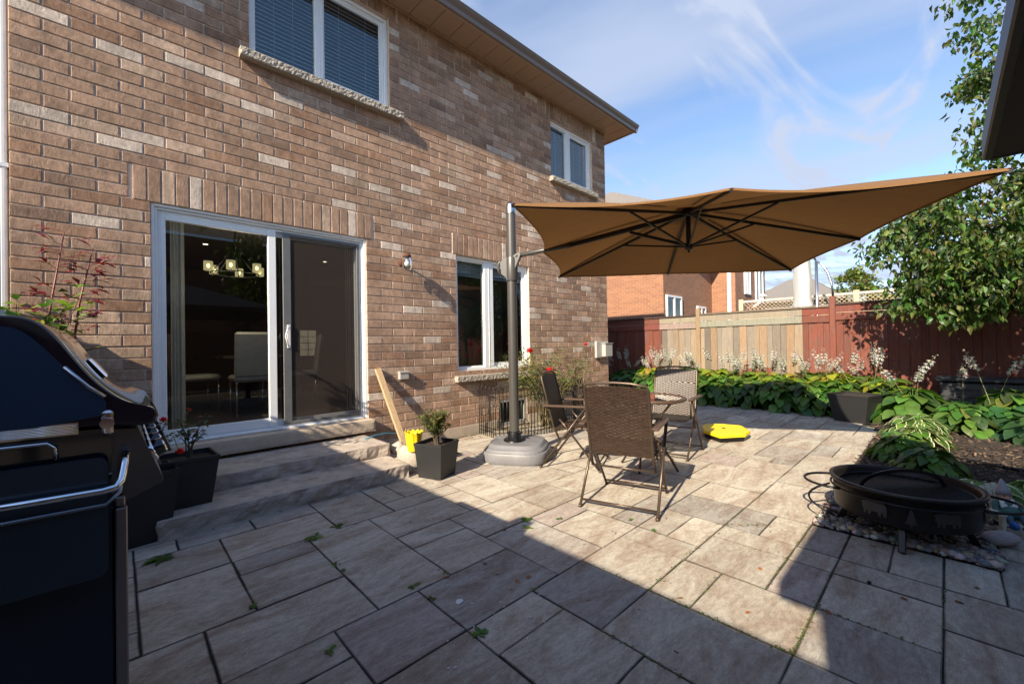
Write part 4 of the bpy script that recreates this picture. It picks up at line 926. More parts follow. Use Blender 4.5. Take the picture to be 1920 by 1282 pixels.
ch1 = make_chair(); ch1.location = (2.935, 1.775, 0); ch1.rotation_euler = (0, 0, math.radians(17)); ch1['label'] = 'nearest wicker folding chair, its back to the viewer'
ch2 = copy_tree(ch1); ch2.location = (3.49, 2.71, 0); ch2.rotation_euler = (0, 0, math.radians(-66)); ch2['label'] = 'wicker folding chair by the wire border fence, seen side on'
ch3 = copy_tree(ch1); ch3.location = (4.56, 2.19, 0); ch3.rotation_euler = (0, 0, math.radians(190)); ch3['label'] = 'sunlit wicker folding chair on the far side of the table, facing the viewer'
# table
tb = empty('patio_table', 'small round glass topped wicker patio table between the three chairs', 'table', (3.86, 2.08, 0), .3)
R_ = .36
g = MB(); g.lathe([(R_ - .035, .685), (R_, .68), (R_ + .006, .695), (R_, .712), (R_ - .03, .712), (R_ - .035, .705)], n=48); g.build('rim', M['wicker'], tb)
g = MB(); g.lathe([(0, .704), (R_ - .034, .704)], n=48); g.lathe([(0, .698), (R_ - .034, .698)], n=48); g.build('glass_top', glassmat('table_glass', (.5, .52, .5), .06, 1.0), tb)
for k in range(2):
    for s_ in (-1, 1):
        g = MB(); rz = k * PI / 2; q = Matrix.Rotation(rz, 4, 'Z'); off = .035 * s_
        g.tube([q @ V(-.28 * s_, off + .14 * (1 if k else -1) * 0, .005), q @ V(-.12 * s_, off, .28), q @ V(.05 * s_, off, .42), q @ V(.24 * s_, off, .685)], .011, 8); g.build('leg', M['brown_tube'], tb)
g = MB(); g.tube([(-.26, 0, .67), (.26, 0, .67)], .009, 6); g.tube([(0, -.26, .672), (0, .26, .672)], .009, 6); g.build('brace', M['brown_tube'], tb)

# ================================================================ YELLOW LID
g = MB(); pl = [(5.42, 1.93), (5.74, 1.70), (6.02, 1.72), (6.36, 1.95), (6.30, 2.22), (6.16, 2.42), (5.98, 2.42), (5.62, 2.24)]
cx = sum(p[0] for p in pl) / 8; cy = sum(p[1] for p in pl) / 8
def ringp(s_, z): return [V((p[0] - cx) * s_, (p[1] - cy) * s_, z) for p in pl]
lev = [ringp(.93, 0), ringp(1, .02), ringp(1.0, .045), ringp(.97, .075), ringp(.86, .085), ringp(.82, .078)]
vs = [p for r in lev for p in r]; fs = [(i * 8 + j, i * 8 + (j + 1) % 8, (i + 1) * 8 + (j + 1) % 8, (i + 1) * 8 + j) for i in range(5) for j in range(8)] + [tuple(range(40, 48))]
pl_s = .88
yl = empty('plastic_tray', 'yellow octagonal plastic tray lying flat on the paving beyond the chairs', 'plastic tray', (cx - .12, cy - .02, .052)); yl.scale = (.90, .86, .62)
g.mesh(vs, fs); g.build('shell', M['yellow'], yl); g = MB(); g.lathe([(.0, .085), (.022, .086), (.026, .079)], n=12); g.build('knob', M['black_metal'], yl)
g = MB(); g.mesh([V(p.x, p.y, p.z) for p in ringp(.93, -.075) + ringp(.97, .02)], [tuple(range(8))[::-1]] + [(i, (i + 1) % 8, 8 + (i + 1) % 8, 8 + i) for i in range(8)]); g.build('underside', M['black_metal'], yl)

# ================================================================ PLANTERS AND PLANTS
def leaf(mb, p, d, L, w, up=V(0, 0, 1), col=(.1, .2, .05), droop=.3, seg=3, fold=.25, edge=None, smooth=True):
    """a blade: midrib with two wings; seg quads a side"""
    d = d.normalized(); side = d.cross(up)
    if side.length < 1e-3: side = V(1, 0, 0)
    side.normalize(); u = side.cross(d).normalized()
    prof = {1: [0, 0], 2: [.0, 1, 0], 3: [.12, 1, .72, 0], 4: [.2, .92, 1, .68, 0], 5: [.25, .85, 1, .9, .6, 0]}[seg]
    mid = []; l = []; r = []
    for i in range(seg + 1):
        t = i / seg; c = p + d * (L * t) + u * (-droop * L * t * t) ; ww = w * prof[i]
        mid.append(c); l.append(c + side * ww + u * fold * ww); r.append(c - side * ww + u * fold * ww)
    n = len(mb.v); mb.v += [tuple(q) for q in mid + l + r]; k = seg + 1
    for i in range(seg):
        mb.f.append((n + i, n + i + 1, n + k + i + 1, n + k + i)); mb.f.append((n + i, n + 2 * k + i, n + 2 * k + i + 1, n + i + 1))
        mb.c += [col, col]; mb.sm += [smooth, smooth]
    if edge:
        l2 = []; r2 = []
        for i in range(seg + 1):
            ww = w * prof[i] * .26 + .0; l2.append(l[i] + side * ww * 1 + d * (.0)); r2.append(r[i] - side * ww)
        l2[-1] = l[-1] + d * .06 * L; r2[-1] = r[-1] + d * .06 * L
        n2 = len(mb.v); mb.v += [tuple(q) for q in l2 + r2]
        for i in range(seg):
            mb.f.append((n + k + i, n + k + i + 1, n2 + i + 1, n2 + i)); mb.f.append((n + 2 * k + i, n2 + k + i, n2 + k + i + 1, n + 2 * k + i + 1)); mb.c += [edge, edge]; mb.sm += [smooth, smooth]
def planter(loc, rz, b, t_, h, label, name='planter'):
    pt = empty(name, label, 'planter', loc, rz)
    g = MB(); lv = [(b / 2, 0), (t_ / 2 * .97, h * .93), (t_ / 2, h * .94), (t_ / 2, h), (t_ / 2 - .014, h), (t_ / 2 - .016, h - .05)]
    vs = []; 
    for (s_, z) in lv: vs += [V(-s_, -s_, z), V(s_, -s_, z), V(s_, s_, z), V(-s_, s_, z)]
    fs = [(i * 4 + j, i * 4 + (j + 1) % 4, (i + 1) * 4 + (j + 1) % 4, (i + 1) * 4 + j) for i in range(5) for j in range(4)]
    g.mesh(vs, fs); o = g.build('pot_wall', M['planter'], pt)
    s_ = t_ / 2 - .016; g = MB(); nn = 8
    for i in range(nn):
        for k in range(nn):
            q = lambda a, c: V(-s_ + 2 * s_ * a / nn, -s_ + 2 * s_ * c / nn, h - .035 + .012 * noise.noise(V(a * .9, c * .9, loc[0])))
            g.face([q(i, k), q(i + 1, k), q(i + 1, k + 1), q(i, k + 1)])
    g.build('potting_soil', M['soil'], pt); return pt
def shrub(name, label, cat, loc, h, r, nb, nleaf, ls, cols, seed, stem=None, group=None, flowers=None, up=.6, smat=None):
    rd = random.Random(seed); t = empty(name, label, cat, loc, 0, group); g = MB(); lf = MB(); tips = []
    for i in range(nb):
        a = rd.uniform(0, 6.283); rr = r * rd.uniform(.3, 1); hh = h * rd.uniform(.55, 1)
        p0 = V(rd.uniform(-.1, .1) * r, rd.uniform(-.1, .1) * r, 0); p3 = V(rr * math.cos(a), rr * math.sin(a), hh); p1 = p0.lerp(p3, .35) + V(-.15 * rr * math.cos(a), -.15 * rr * math.sin(a), .1 * hh); p2 = p0.lerp(p3, .7) + V(0, 0, .07 * hh)
        pts = [p0, p1, p2, p3]; g.tube(pts, [stem or .006, (stem or .006) * .7, (stem or .006) * .45, .0015], 5, cap=False); tips.append(p3)
        for k in range(nleaf):
            f = rd.uniform(.25, 1.0) ** .7 * 3; q = pts[int(min(2, f))].lerp(pts[int(min(2, f)) + 1], f - int(min(2, f)))
            d = V(rd.uniform(-1, 1), rd.uniform(-1, 1), rd.uniform(-.2, 1) * up); q = q + d * rd.uniform(0, .12) * r
            c = [x * rd.uniform(.7, 1.35) for x in rd.choice(cols)]
            leaf(lf, q, d, ls * rd.uniform(.6, 1.3), ls * rd.uniform(.2, .34), V(rd.uniform(-.4, .4), rd.uniform(-.4, .4), 1), c, rd.uniform(0, .5), 2)
    g.build('stems', smat or M['bark'], t); lf.build('foliage', M['leaf'], t)
    if flowers:
        for (q, fr, fc) in flowers:
            fm = MB(); q = V(*q)
            for k in range(16):
                a = k * 2.4; el = .15 + k / 16 * 1.2; d = V(math.cos(a) * math.cos(el), math.sin(a) * math.cos(el), math.sin(el)); leaf(fm, q + d * fr * .15, d, fr * 1.0, fr * .42, V(0, 0, 1), [x * rd.uniform(.7, 1.2) for x in fc], -.5, 2, fold=.5)
            fm.build('bloom', M['petal'], t)
            fm = MB(); near = min(tips, key=lambda tt: (tt - q).length); fm.tube([near, q], .003, 4, cap=False); fm.build('flower_stem', M['stem'], t)
    return t
GREEN = [(.055, .11, .022), (.08, .14, .03), (.035, .075, .018)]
LIME = [(.20, .26, .05), (.12, .20, .04), (.26, .26, .08)]
planter((.10, 3.72, 0), .1, .26, .36, .46, 'charcoal square planter standing on the paving right behind the grill')
planter((.36, 3.86, .135), .05, .25, .34, .35, 'charcoal square planter standing on the lower stone step')
planter((2.235, 3.43, 0), math.radians(22), .25, .315, .33, 'charcoal square planter with a small shrub in front of the yellow pot')
planter((8.20, .96, 0), -.3, .40, .54, .42, 'empty looking dark planter at the far right corner of the paving')
RED = (.62, .012, .02)
shrub('potted_rose', 'small rose with red flowers in the planter behind the grill', 'plant', (.14, 3.72, .42), .34, .15, 9, 16, .045, [(.06, .07, .03), (.09, .06, .035)], 21, .004, 'small potted plants', [((.16, -.08, .12), .035, RED), ((.08, .02, .34), .03, RED)])
shrub('potted_plant', 'sparse young plant with reddish tips in the planter on the step', 'plant', (.37, 3.86, .46), .33, .15, 9, 13, .045, [(.06, .09, .03), (.10, .06, .035), (.05, .08, .03)], 22, .005, 'small potted plants', [((.0, 0, .34), .025, (.35, .05, .03))])
shrub('potted_shrub', 'bushy boxwood like shrub in the sunlit planter', 'plant', (2.235, 3.43, .29), .36, .17, 44, 28, .034, [(.10, .14, .035), (.15, .16, .05), (.07, .10, .03), (.20, .17, .07)], 23, .006, 'small potted plants')
# yellow fluted pot
g = MB(); nf = 44; vs = []; lv = [(.062, 0), (.075, .10), (.088, .185), (.092, .19), (.084, .19), (.07, .08), (.05, .02)]
for (r, z) in lv:
    for j in range(nf): t = 2 * PI * j / nf; k = 1 + .05 * math.cos(t * 11) + (.03 * math.cos(t * 11) if z > .18 else 0); vs.append(V(r * k * math.cos(t), r * k * math.sin(t), z + (.010 * math.cos(t * 11) if z > .18 else 0)))
g.mesh(vs, [(i * nf + j, i * nf + (j + 1) % nf, (i + 1) * nf + (j + 1) % nf, (i + 1) * nf + j) for i in range(6) for j in range(nf)] + [tuple(range(6 * nf, 7 * nf))], smooth=True)
o = g.build('yellow_pot', M['yellow'], loc=(2.19, 3.78, .19)); tag(o, 'small yellow fluted flower pot on a rock behind the dark planter', 'pot')

# roses by the wall
shrub('rose_bush', 'rose bush with dark red new shoots behind the grill at the wall', 'rose bush', (-.56, 4.22, .1), 1.62, .46, 30, 34, .085, GREEN + LIME, 31, .009)
t = empty('rose_shoots', 'two tall red rose shoots with maroon leaves in front of the brick wall', 'rose shoots', (-.40, 4.25, .4)); rd = random.Random(8); g = MB(); lf = MB()
for (x0, x1, zt) in ((.0, .13, 1.70), (.13, .27, 1.60)):
    pts = [V(x0, 0, 0), V(x0 + .02, 0, .7), V(x0 + (x1 - x0) * .5, .01, 1.2), V(x1, .0, zt)]
    g.tube(pts, [.011, .009, .007, .003], 6)
    for k in range(30):
        f = rd.uniform(1.2, 3); q = pts[int(min(2, f))].lerp(pts[int(min(2, f)) + 1], f - int(min(2, f))); s_ = rd.choice((-1, 1)); d = V(s_ * rd.uniform(.5, 1), rd.uniform(-.8, .3), rd.uniform(-.1, .5))
        g.tube([q, q + d * .05], .0018, 4, cap=False)
        for m_ in range(3): leaf(lf, q + d * (.04 + .025 * m_), d + V(rd.uniform(-.6, .6), rd.uniform(-.6, .6), rd.uniform(-.3, .3)), .078 * rd.uniform(.7, 1.2), .021, V(0, -.3, 1), [x * rd.uniform(.6, 1.4) for x in (.17, .025, .035)] if q.z > .95 else (.07, .09, .03), .3, 2)
g.build('stems', M['redstem'], t); lf.build('foliage', M['leaf'], t)
DRY = [(.20, .21, .06), (.11, .16, .04), (.26, .24, .09), (.07, .12, .03), (.15, .20, .05)]
shrub('rose_bush', 'leggy rose bush with red blooms inside the wire border fence', 'rose bush', (4.75, 4.22, 0), 1.22, .95, 54, 32, .056, DRY, 33, .008, None,
      [((-.28, -.30, .84), .075, RED), ((-.80, -.1, 1.15), .062, RED), ((-.70, .05, 1.24), .065, RED), ((-.42, -.05, 1.13), .068, RED), ((-.74, 0, 1.06), .058, RED), ((1.15, .1, 1.22), .05, (.7, .03, .05))], smat=mat('dry_rose_stem', (.16, .13, .06), .7, noise_amt=.3))
# wire border fence
t = empty('wire_border_fence', 'low black wire fence around the rose bed against the house wall', 'garden fence', (0, 0, 0)); 
path = [V(3.72, 4.60, 0), V(3.66, 4.2, 0), V(3.85, 4.02, 0), V(4.3, 3.90, 0), V(4.9, 3.86, 0), V(5.35, 3.98, 0), V(5.5, 4.3, 0), V(5.5, 4.6, 0)]
def resample(p, step):
    outp = []; carry = 0
    for i in range(len(p) - 1):
        d = (p[i + 1] - p[i]); L_ = d.length; d.normalize(); s_ = carry
        while s_ < L_: outp.append(p[i] + d * s_); s_ += step
        carry = s_ - L_
    return outp
rp_ = resample(path, .052); g = MB()
for i, p in enumerate(rp_):
    hz = .64
    g.tube([p + V(0, 0, 0), p + V(0, 0, hz)], .006, 5)
    if i + 2 < len(rp_) and i % 2 == 0:
        q = rp_[i + 2]; g.tube([p + V(0, 0, hz)] + [p.lerp(q, f) + V(0, 0, hz + .07 * math.sin(PI * f)) for f in (.2, .4, .6, .8)] + [q + V(0, 0, hz)], .0055, 5)
g.build('wires', M['black_metal'], t)
g = MB()
for z in (.07, .12, .56): g.tube([p + V(0, 0, z) for p in rp_], .005, 5)
g.build('rails', M['black_metal'], t)
# leaf litter behind the wire fence
g = MB(); rd = random.Random(77)
for k in range(700):
    x = rd.uniform(2.9, 5.6); y = rd.uniform(3.95, 4.62)
    if x < 3.6 and y < 4.35: continue
    c = rd.choice([(.25, .13, .05), (.18, .12, .06), (.30, .22, .10), (.10, .12, .04), (.36, .28, .17)]); leaf(g, V(x, y, .012 + rd.uniform(0, .02)), V(rd.uniform(-1, 1), rd.uniform(-1, 1), rd.uniform(-.2, .5)), rd.uniform(.02, .05), .01, V(0, 0, 1), c, .1, 2)
tag(g.build('leaf_litter', M['litter']), 'dry leaf litter along the foundation under the roses', 'leaf litter', kind='stuff')

# hostas
def hosta_mesh(R_, n, Lf, Wf, col, edge, seed, h=.34):
    rd = random.Random(seed); lf = MB()
    for i in range(n):
        a = i * 2.399 + rd.uniform(-.3, .3); f = (i + .5) / n; el = 1.35 - 1.15 * f + rd.uniform(-.12, .12)
        ln = R_ * (.45 + .6 * f); base = V(0, 0, .02); d = V(math.cos(a) * math.cos(el), math.sin(a) * math.cos(el), math.sin(el))
        q = V(math.cos(a) * R_ * (.10 + .72 * f), math.sin(a) * R_ * (.10 + .72 * f), h * (1 - .82 * f ** 1.6) * rd.uniform(.88, 1.06))
        dl = V(math.cos(a), math.sin(a), rd.uniform(-.1, .35) - .75 * f)
        c = [x * rd.uniform(.75, 1.3) for x in rd.choice(col)]
        leaf(lf, q, dl, Lf * rd.uniform(.75, 1.15), Wf * rd.uniform(.75, 1.1), V(rd.uniform(-.3, .3), rd.uniform(-.3, .3), 1), c, rd.uniform(.25, .6), 5, .22, edge)
        lf.tube([base, base.lerp(q, .6) + V(0, 0, .03), q], .004, 4, tuple(x * 1.3 for x in c), cap=False)
    return lf
def stalk_mesh(h, seed, lean):
    rd = random.Random(seed); g = MB(); f = MB(); a = rd.uniform(0, 6.28) if lean is None else lean; l = rd.uniform(.12, .42)
    pts = [V(0, 0, 0), V(math.cos(a) * l * .25 * h, math.sin(a) * l * .25 * h, h * .4), V(math.cos(a) * l * .6 * h, math.sin(a) * l * .6 * h, h * .75), V(math.cos(a) * l * h, math.sin(a) * l * h, h)]
    g.tube(pts, [.005, .004, .003, .0015], 5, (.25, .26, .12), cap=False)
    for k in range(15):
        t = .70 + .30 * k / 15; ff = t * 3; i = int(min(2, ff)); q = pts[i].lerp(pts[i + 1], ff - i)
        aa = k * 2.2 + rd.uniform(-.3, .3); d = V(math.cos(aa), math.sin(aa), -.55 if k < 11 else .3); L_ = .052 if k < 11 else .02
        base = q + d.normalized() * .012; sd = d.cross(V(0, 0, 1)).normalized(); uu = sd.cross(d).normalized()
        c = [x * rd.uniform(.85, 1.05) for x in (.50, .49, .52)]
        for m_ in range(5):
            t2 = m_ * 2 * PI / 5; o_ = (sd * math.cos(t2) + uu * math.sin(t2)); leaf(f, base, d.normalized() + o_ * .32, L_, L_ * .17, o_, c, -.25, 2, .2)
    return g, f
HG = [(.05, .12, .02), (.07, .15, .025), (.035, .085, .018), (.10, .17, .03)]; HL = [(.20, .25, .02), (.12, .18, .022), (.27, .29, .03), (.07, .12, .02)]; HD = [(.03, .085, .03), (.045, .11, .035)]
protos = {}
def hosta(kind, loc, rz, sc, label, group, nst=0, seed=1):
    t = empty('hosta', label, 'hosta', loc, rz, group)
    if kind not in protos:
        a = {'green': (.52, 95, .20, .078, HG, None, .47), 'lime': (.50, 95, .20, .080, HL, None, .53), 'varieg': (.30, 58, .15, .042, HG, (.62, .62, .38), .22), 'dark': (.40, 46, .22, .085, HD, None, .34), 'white': (.26, 30, .16, .05, HG, (.66, .68, .5), .2)}[kind]
        protos[kind] = [hosta_mesh(a[0], a[1], a[2], a[3], a[4], a[5], q, a[6]).build('foliage', M['hosta'], None) for q in (1, 2)]
        for p in protos[kind]: COL.objects.unlink(p)
    src = protos[kind][seed % 2]; o = bpy.data.objects.new('foliage', src.data); COL.objects.link(o); o.parent = t; o.scale = (sc, sc, sc)
    rd = random.Random(seed * 7 + 3)
    for k in range(nst):
        key = 'st%d' % (rd.randrange(8))
        if key not in protos:
            a, b = stalk_mesh(1.08, hash(key) % 97 if False else int(key[2:]) * 5 + 2, None); pa = a.build('flower_stalk', M['petal']); pb = b.build('blooms', M['petal']); COL.objects.unlink(pa); COL.objects.unlink(pb); protos[key] = (pa, pb)
        pa, pb = protos[key]; x, y = rd.uniform(-.25, .25), rd.uniform(-.25, .25); s_ = rd.uniform(.75, 1.12)
        a = bpy.data.objects.new('flower_stalk', pa.data); COL.objects.link(a); a.parent = t; a.location = (x, y, 0); a.scale = (1, 1, s_); a.rotation_euler = (0, 0, rd.uniform(0, 6))
        b = bpy.data.objects.new('blooms', pb.data); COL.objects.link(b); b.parent = a
    return t
rd = random.Random(41)
ords = ['first', 'second', 'third', 'fourth', 'fifth', 'sixth', 'seventh', 'eighth', 'ninth', 'tenth', 'eleventh', 'twelfth']
ys = [5.75, 5.2, 4.65, 4.15, 3.65, 3.15, 2.65, 2.15, 1.65, 1.2]
for i, y in enumerate(ys):
    k = 'green'
    hosta(k, (8.80 + rd.uniform(-.05, .05), y, .0), rd.uniform(0, 6), rd.uniform(.98, 1.12), '%s green hosta from the house corner, front row by the paving' % ords[i], 'hostas along the paving edge', 1 if i % 3 == 0 else 0, i)
    k = 'lime' if i not in (0,) else 'green'
    hosta(k, (9.22 + rd.uniform(-.06, .06), y - .25, .02), rd.uniform(0, 6), rd.uniform(1.05, 1.2), '%s flowering hosta from the house corner, back row against the fence' % ords[i], 'flowering hostas against the fence', 6, i + 20)
hosta('lime', (8.72, .62, .0), 1, 1.1, 'yellow green hosta directly behind the far dark planter', 'hostas near the far planter', 2, 3)
hosta('green', (8.35, .35, .0), 2, 1.05, 'green hosta right of the far dark planter with flower stalks', 'hostas near the far planter', 3, 4)
hosta('varieg', (7.35, .28, .0), 3, 1.15, 'larger cream edged hosta in the sun right of the far planter', 'cream edged hostas', 0, 5)
hosta('varieg', (6.65, .22, .0), 1.5, 1.0, 'nearer cream edged hosta in front of the larger one by the path edge', 'cream edged hostas', 0, 6)
hosta('green', (5.75, .30, .0), .5, .62, 'low green ground plant behind the fire bowl at the paving edge', 'low plants behind the fire bowl', 0, 7)
hosta('green', (5.25, .12, .0), 2.5, .55, 'low leafy plant nearest the back of the fire bowl', 'low plants behind the fire bowl', 0, 8)
for i, (x, y, k, s_) in enumerate(((8.6, -.05, 'dark', 1.0), (8.05, -.55, 'dark', 1.05), (7.6, -.72, 'dark', .9), (8.4, -.62, 'green', 1.1), (7.9, -.15, 'green', .8))):
    hosta(k, (x, y, 0), i * 1.3, s_, ['shaded dark green hosta left in front of the black deck box', 'large leaved dark hosta at the right picture edge before the deck box', 'nearest dark hosta at the right picture edge', 'tall green hosta leaning over the deck box front', 'small green hosta between the cream edged one and the deck box'][i], 'shaded hostas before the deck box', 1 if i in (0, 1, 3) else 0, 30 + i)
hosta('white', (4.55, -.18, 0), .7, .95, 'white edged hosta between the fire bowl and the gnome', 'white edged hostas by the gnome', 0, 9)
hosta('white', (4.75, -.48, 0), 2.7, 1.0, 'white edged hosta behind the gnome at the right picture edge', 'white edged hostas by the gnome', 0, 10)

# weeds in joints, fallen leaves, debris
rw = random.Random(15)
def weed(x, y, r, n, label, cols=GREEN, h=.5):
    g = MB()
    for i in range(n):
        a = rw.uniform(0, 6.28); leaf(g, V(rw.uniform(-.3, .3) * r, rw.uniform(-.3, .3) * r, .002), V(math.cos(a), math.sin(a), rw.uniform(.1, 1.0) * h), r * rw.uniform(.7, 1.3), r * rw.uniform(.2, .34), V(0, 0, 1), [q * rw.uniform(.8, 1.7) for q in rw.choice(cols)], .3, 3)
    o = g.build('weed', M['leaf'], loc=(x, y, 0)); tag(o, label, 'weed', 'weeds growing in the paving joints')
weeds = [(.17, 3.27, .07, 18, 'grassy weed tuft at the foot of the planter behind the grill'), (.93, 2.90, .05, 14, 'rosette weed in the joint below the middle of the steps'), (1.10, 2.97, .05, 5, 'thin grass blades in the joint right of the rosette weed'), (.90, 2.45, .03, 6, 'twin leaf weed at the joint corner in the shaded paving'), (.91, 2.36, .025, 8, 'round clover weed just below the twin leaf weed'), (.47, 2.34, .03, 7, 'small clover where four shaded slabs meet at the left'),
 (1.10, 1.93, .035, 7, 'broad leaf weed on the joint in the middle of the shaded slabs'), (1.12, 1.78, .025, 8, 'little round weed beside the white paper scrap'), (1.13, 1.42, .035, 12, 'leafy weed in the joint by the white crumbs'), (.62, 1.77, .035, 5, 'three leaved seedling near the bottom picture edge'), (1.30, 1.92, .02, 6, 'tiny weed next to the brown leaf at the joint'),
 (2.10, 2.09, .04, 12, 'weed in the bump of the shadow edge'), (2.02, 1.99, .035, 10, 'weed at the corner of the shadow bump'), (2.28, 1.93, .022, 9, 'bright weed in the sun left of the nearest chair'), (2.62, 1.56, .022, 9, 'bright weed between the feet of the nearest chair'), (2.57, 1.36, .022, 9, 'bright weed in front of the right foot of the nearest chair'),
 (1.53, 1.47, .02, 6, 'tiny weed in the shaded joint below the shadow edge'), (2.85, 3.95, .06, 14, 'upright weed beside the foundation left of the umbrella base')]
for w_ in weeds: weed(*w_, cols=[(.06, .13, .025), (.09, .17, .035)])
# moss and small creeping weeds running along the sunlit joints
g = MB()
def moss(x0, y0, x1, y1, n, w=.006):
    for i in range(n):
        f = rw.random(); x = x0 + (x1 - x0) * f + rw.gauss(0, w); y = y0 + (y1 - y0) * f + rw.gauss(0, w); a = rw.uniform(0, 6.28)
        leaf(g, V(x, y, -.002), V(math.cos(a), math.sin(a), rw.uniform(.2, 1)), rw.uniform(.006, .018), rw.uniform(.003, .006), V(0, 0, 1), rw.choice([(.09, .13, .03), (.13, .16, .05), (.06, .10, .03), (.16, .13, .06)]), .2, 2)
gx, gy_ = GX, GY
moss(gx(9), gy_(5), gx(16), gy_(5), 150); moss(gx(9), gy_(5), gx(9), gy_(2), 90); moss(gx(9), gy_(4), gx(11), gy_(4), 60); moss(gx(11), gy_(3), gx(16), gy_(3), 120, .005); moss(gx(9), gy_(2), gx(11), gy_(2), 120); moss(gx(11), gy_(2), gx(13), gy_(2), 40)
moss(gx(9), gy_(7), gx(9), gy_(2), 60); moss(gx(14), gy_(5), gx(15), gy_(4), 90, .012); moss(gx(7), gy_(5), gx(7), gy_(2), 90); moss(gx(16), gy_(5), gx(38), gy_(5), 90); moss(gx(12.9), gy_(5), gx(13), gy_(3), 30); moss(gx(8), gy_(10), gx(11), gy_(10), 60)
moss(gx(11), gy_(2), gx(11), gy_(0), 50, .004); moss(gx(12), gy_(0), gx(14), gy_(0), 16)
tag(g.build('joint_moss', M['leaf']), 'fine moss and creeping weeds filling the paving joints', 'moss', kind='stuff')
lfs = [(1.52, 1.60, 'brown leaf curled left half of the pair in the shade'), (1.60, 1.56, 'brown leaf curled right half of the pair in the shade'), (1.27, 1.87, 'orange leaf on the joint right of the tiny weed'), (1.88, 2.06, 'orange brown leaf near the shadow bump corner'), (1.50, 1.85, 'reddish leaf alone on a shaded slab'), (2.36, .40, 'large orange leaf at the joint in the jagged shadow'), (2.72, .17, 'rust leaf flat on the shaded slab at lower right'), (2.86, -.01, 'orange leaf in the vertical joint at lower right'), (3.28, .31, 'brown oak leaf at the pebble edge by the slab joint'), (3.45, .02, 'copper leaf near the front leg of the fire bowl'), (2.55, .73, 'small dry leaf on a sunlit slab'), (1.98, .90, 'tiny orange leaf by the short sunlit joint'), (3.05, 1.0, 'small curled leaf by the long sunlit joint'), (3.10, -.10, 'rust leaf at the joint right of the fire bowl leg'), (2.1, .64, 'dry leaf near the shadow edge at centre right')]
for (x, y, lb) in lfs:
    g = MB(); a = rw.uniform(0, 6.28); leaf(g, V(0, 0, 0), V(math.cos(a), math.sin(a), .12), rw.uniform(.03, .045), .010, V(rw.uniform(-.3, .3), rw.uniform(-.3, .3), 1), rw.choice([(.26, .09, .03), (.30, .13, .04), (.20, .10, .05)]), .5, 4, .5)
    tag(g.build('fallen_leaf', M['litter'], loc=(x, y, .004)), lb, 'leaf', 'fallen leaves on the paving')
g = MB(); g.mesh([V(-.018, -.014, 0), V(.016, -.012, .003), (.020, .010, .001), V(.0, .018, .004), V(-.02, .008, .001), V(0, 0, .011)], [(0, 1, 5), (1, 2, 5), (2, 3, 5), (3, 4, 5), (4, 0, 5), (4, 3, 2, 1, 0)]); tag(g.build('paper_scrap', mat('white_paper', (.8, .8, .8), .6), loc=(1.20, 1.66, .002)), 'white scrap of paper on a shaded slab joint', 'paper scrap')
g = MB()
for k in range(26):
    x = rw.gauss(1.15, .22); y = rw.gauss(1.42, .10); a = rw.uniform(0, 6.28); s_ = rw.uniform(.003, .008); chip(g, x, y, .003, s_ * 1.6, s_ * .6, .003, a, 0, (.7, .7, .7))
tag(g.build('white_crumbs', M['litter']), 'tiny white crumbs scattered over the shaded slabs', 'crumbs', kind='stuff')
g = MB(); rr = random.Random(6)
for k in range(260):
    x = rr.uniform(1.2, 8.4); y = rr.uniform(.7, 3.4); a = rr.uniform(0, 6.28); s_ = rr.uniform(.004, .013); chip(g, x, y, .003, s_ * 1.8, s_ * .35, .002, a, 0, rr.choice([(.10, .07, .05), (.18, .12, .07), (.06, .05, .04)]))
tag(g.build('twig_debris', M['litter']), 'scattered twig bits and seed debris on the sunlit paving', 'debris', kind='stuff')
g = MB(); blob(g, (0, 0, 0), (.014, .010, .007)); tag(g.build('black_seed_pod', M['black_metal'], loc=(2.78, .29, .006)), 'black seed pod on the shaded slab right of centre', 'seed pod')

# ================================================================ FIRE BOWL
fb = empty('fire_bowl', 'round black steel fire bowl with side loop handles and a cooking grate', 'fire bowl', (3.62, .205, 0), -.75)
g = MB(); g.lathe([(.10, .125), (.26, .13), (.335, .15), (.345, .16), (.352, .325), (.368, .33), (.370, .345), (.345, .348), (.338, .33), (.330, .17), (.1, .14), (0, .14)], n=56); g.build('drum', mat('fire_bowl_steel', (.022, .018, .018), .42, .5, noise_amt=.3, nscale=6), fb)
g = MB()
for i in range(-13, 14):
    x = i * .0245; l = math.sqrt(max(.0, .325 ** 2 - x * x)); g.tube([(x, -l, .300), (x, l, .300)], .0035, 5)
g.tube([(.325 * math.cos(2 * PI * i / 40), .325 * math.sin(2 * PI * i / 40), .300) for i in range(40)], .006, 6, closed=True)
g.tube([(-.325, .0, .294), (.325, 0, .294)], .005, 5); g.build('cooking_grate', M['black_metal'], fb)
g = MB(); 
g2 = [(.27 * math.cos(PI * i / 16), 0, .305 + .105 * math.sin(PI * i / 16)) for i in range(17)]
for i in range(16): g.bar(V(*g2[i]) + V(.0, .0, 0), g2[i + 1], .022, .006, up=V(0, 1, 0))
g.build('grate_handle', M['black_metal'], fb)
ringh = [V(.362 * math.cos(2 * PI * i / 60), .362 * math.sin(2 * PI * i / 60), .285) for i in range(60)]
g = MB(); g.tube(ringh, .007, 6, closed=True); g.build('girdle_ring', M['black_metal'], fb)
for a0 in (math.radians(143), math.radians(-40)):
    g = MB(); pts = [V((.36 + .15 * math.sin(PI * k / 12) ** .7) * math.cos(a0 + (k - 6) * .085), (.36 + .15 * math.sin(PI * k / 12) ** .7) * math.sin(a0 + (k - 6) * .085), .285 + .0 * k) for k in range(13)]; g.tube(pts, .0085, 8); g.build('loop_handle', M['black_metal'], fb)
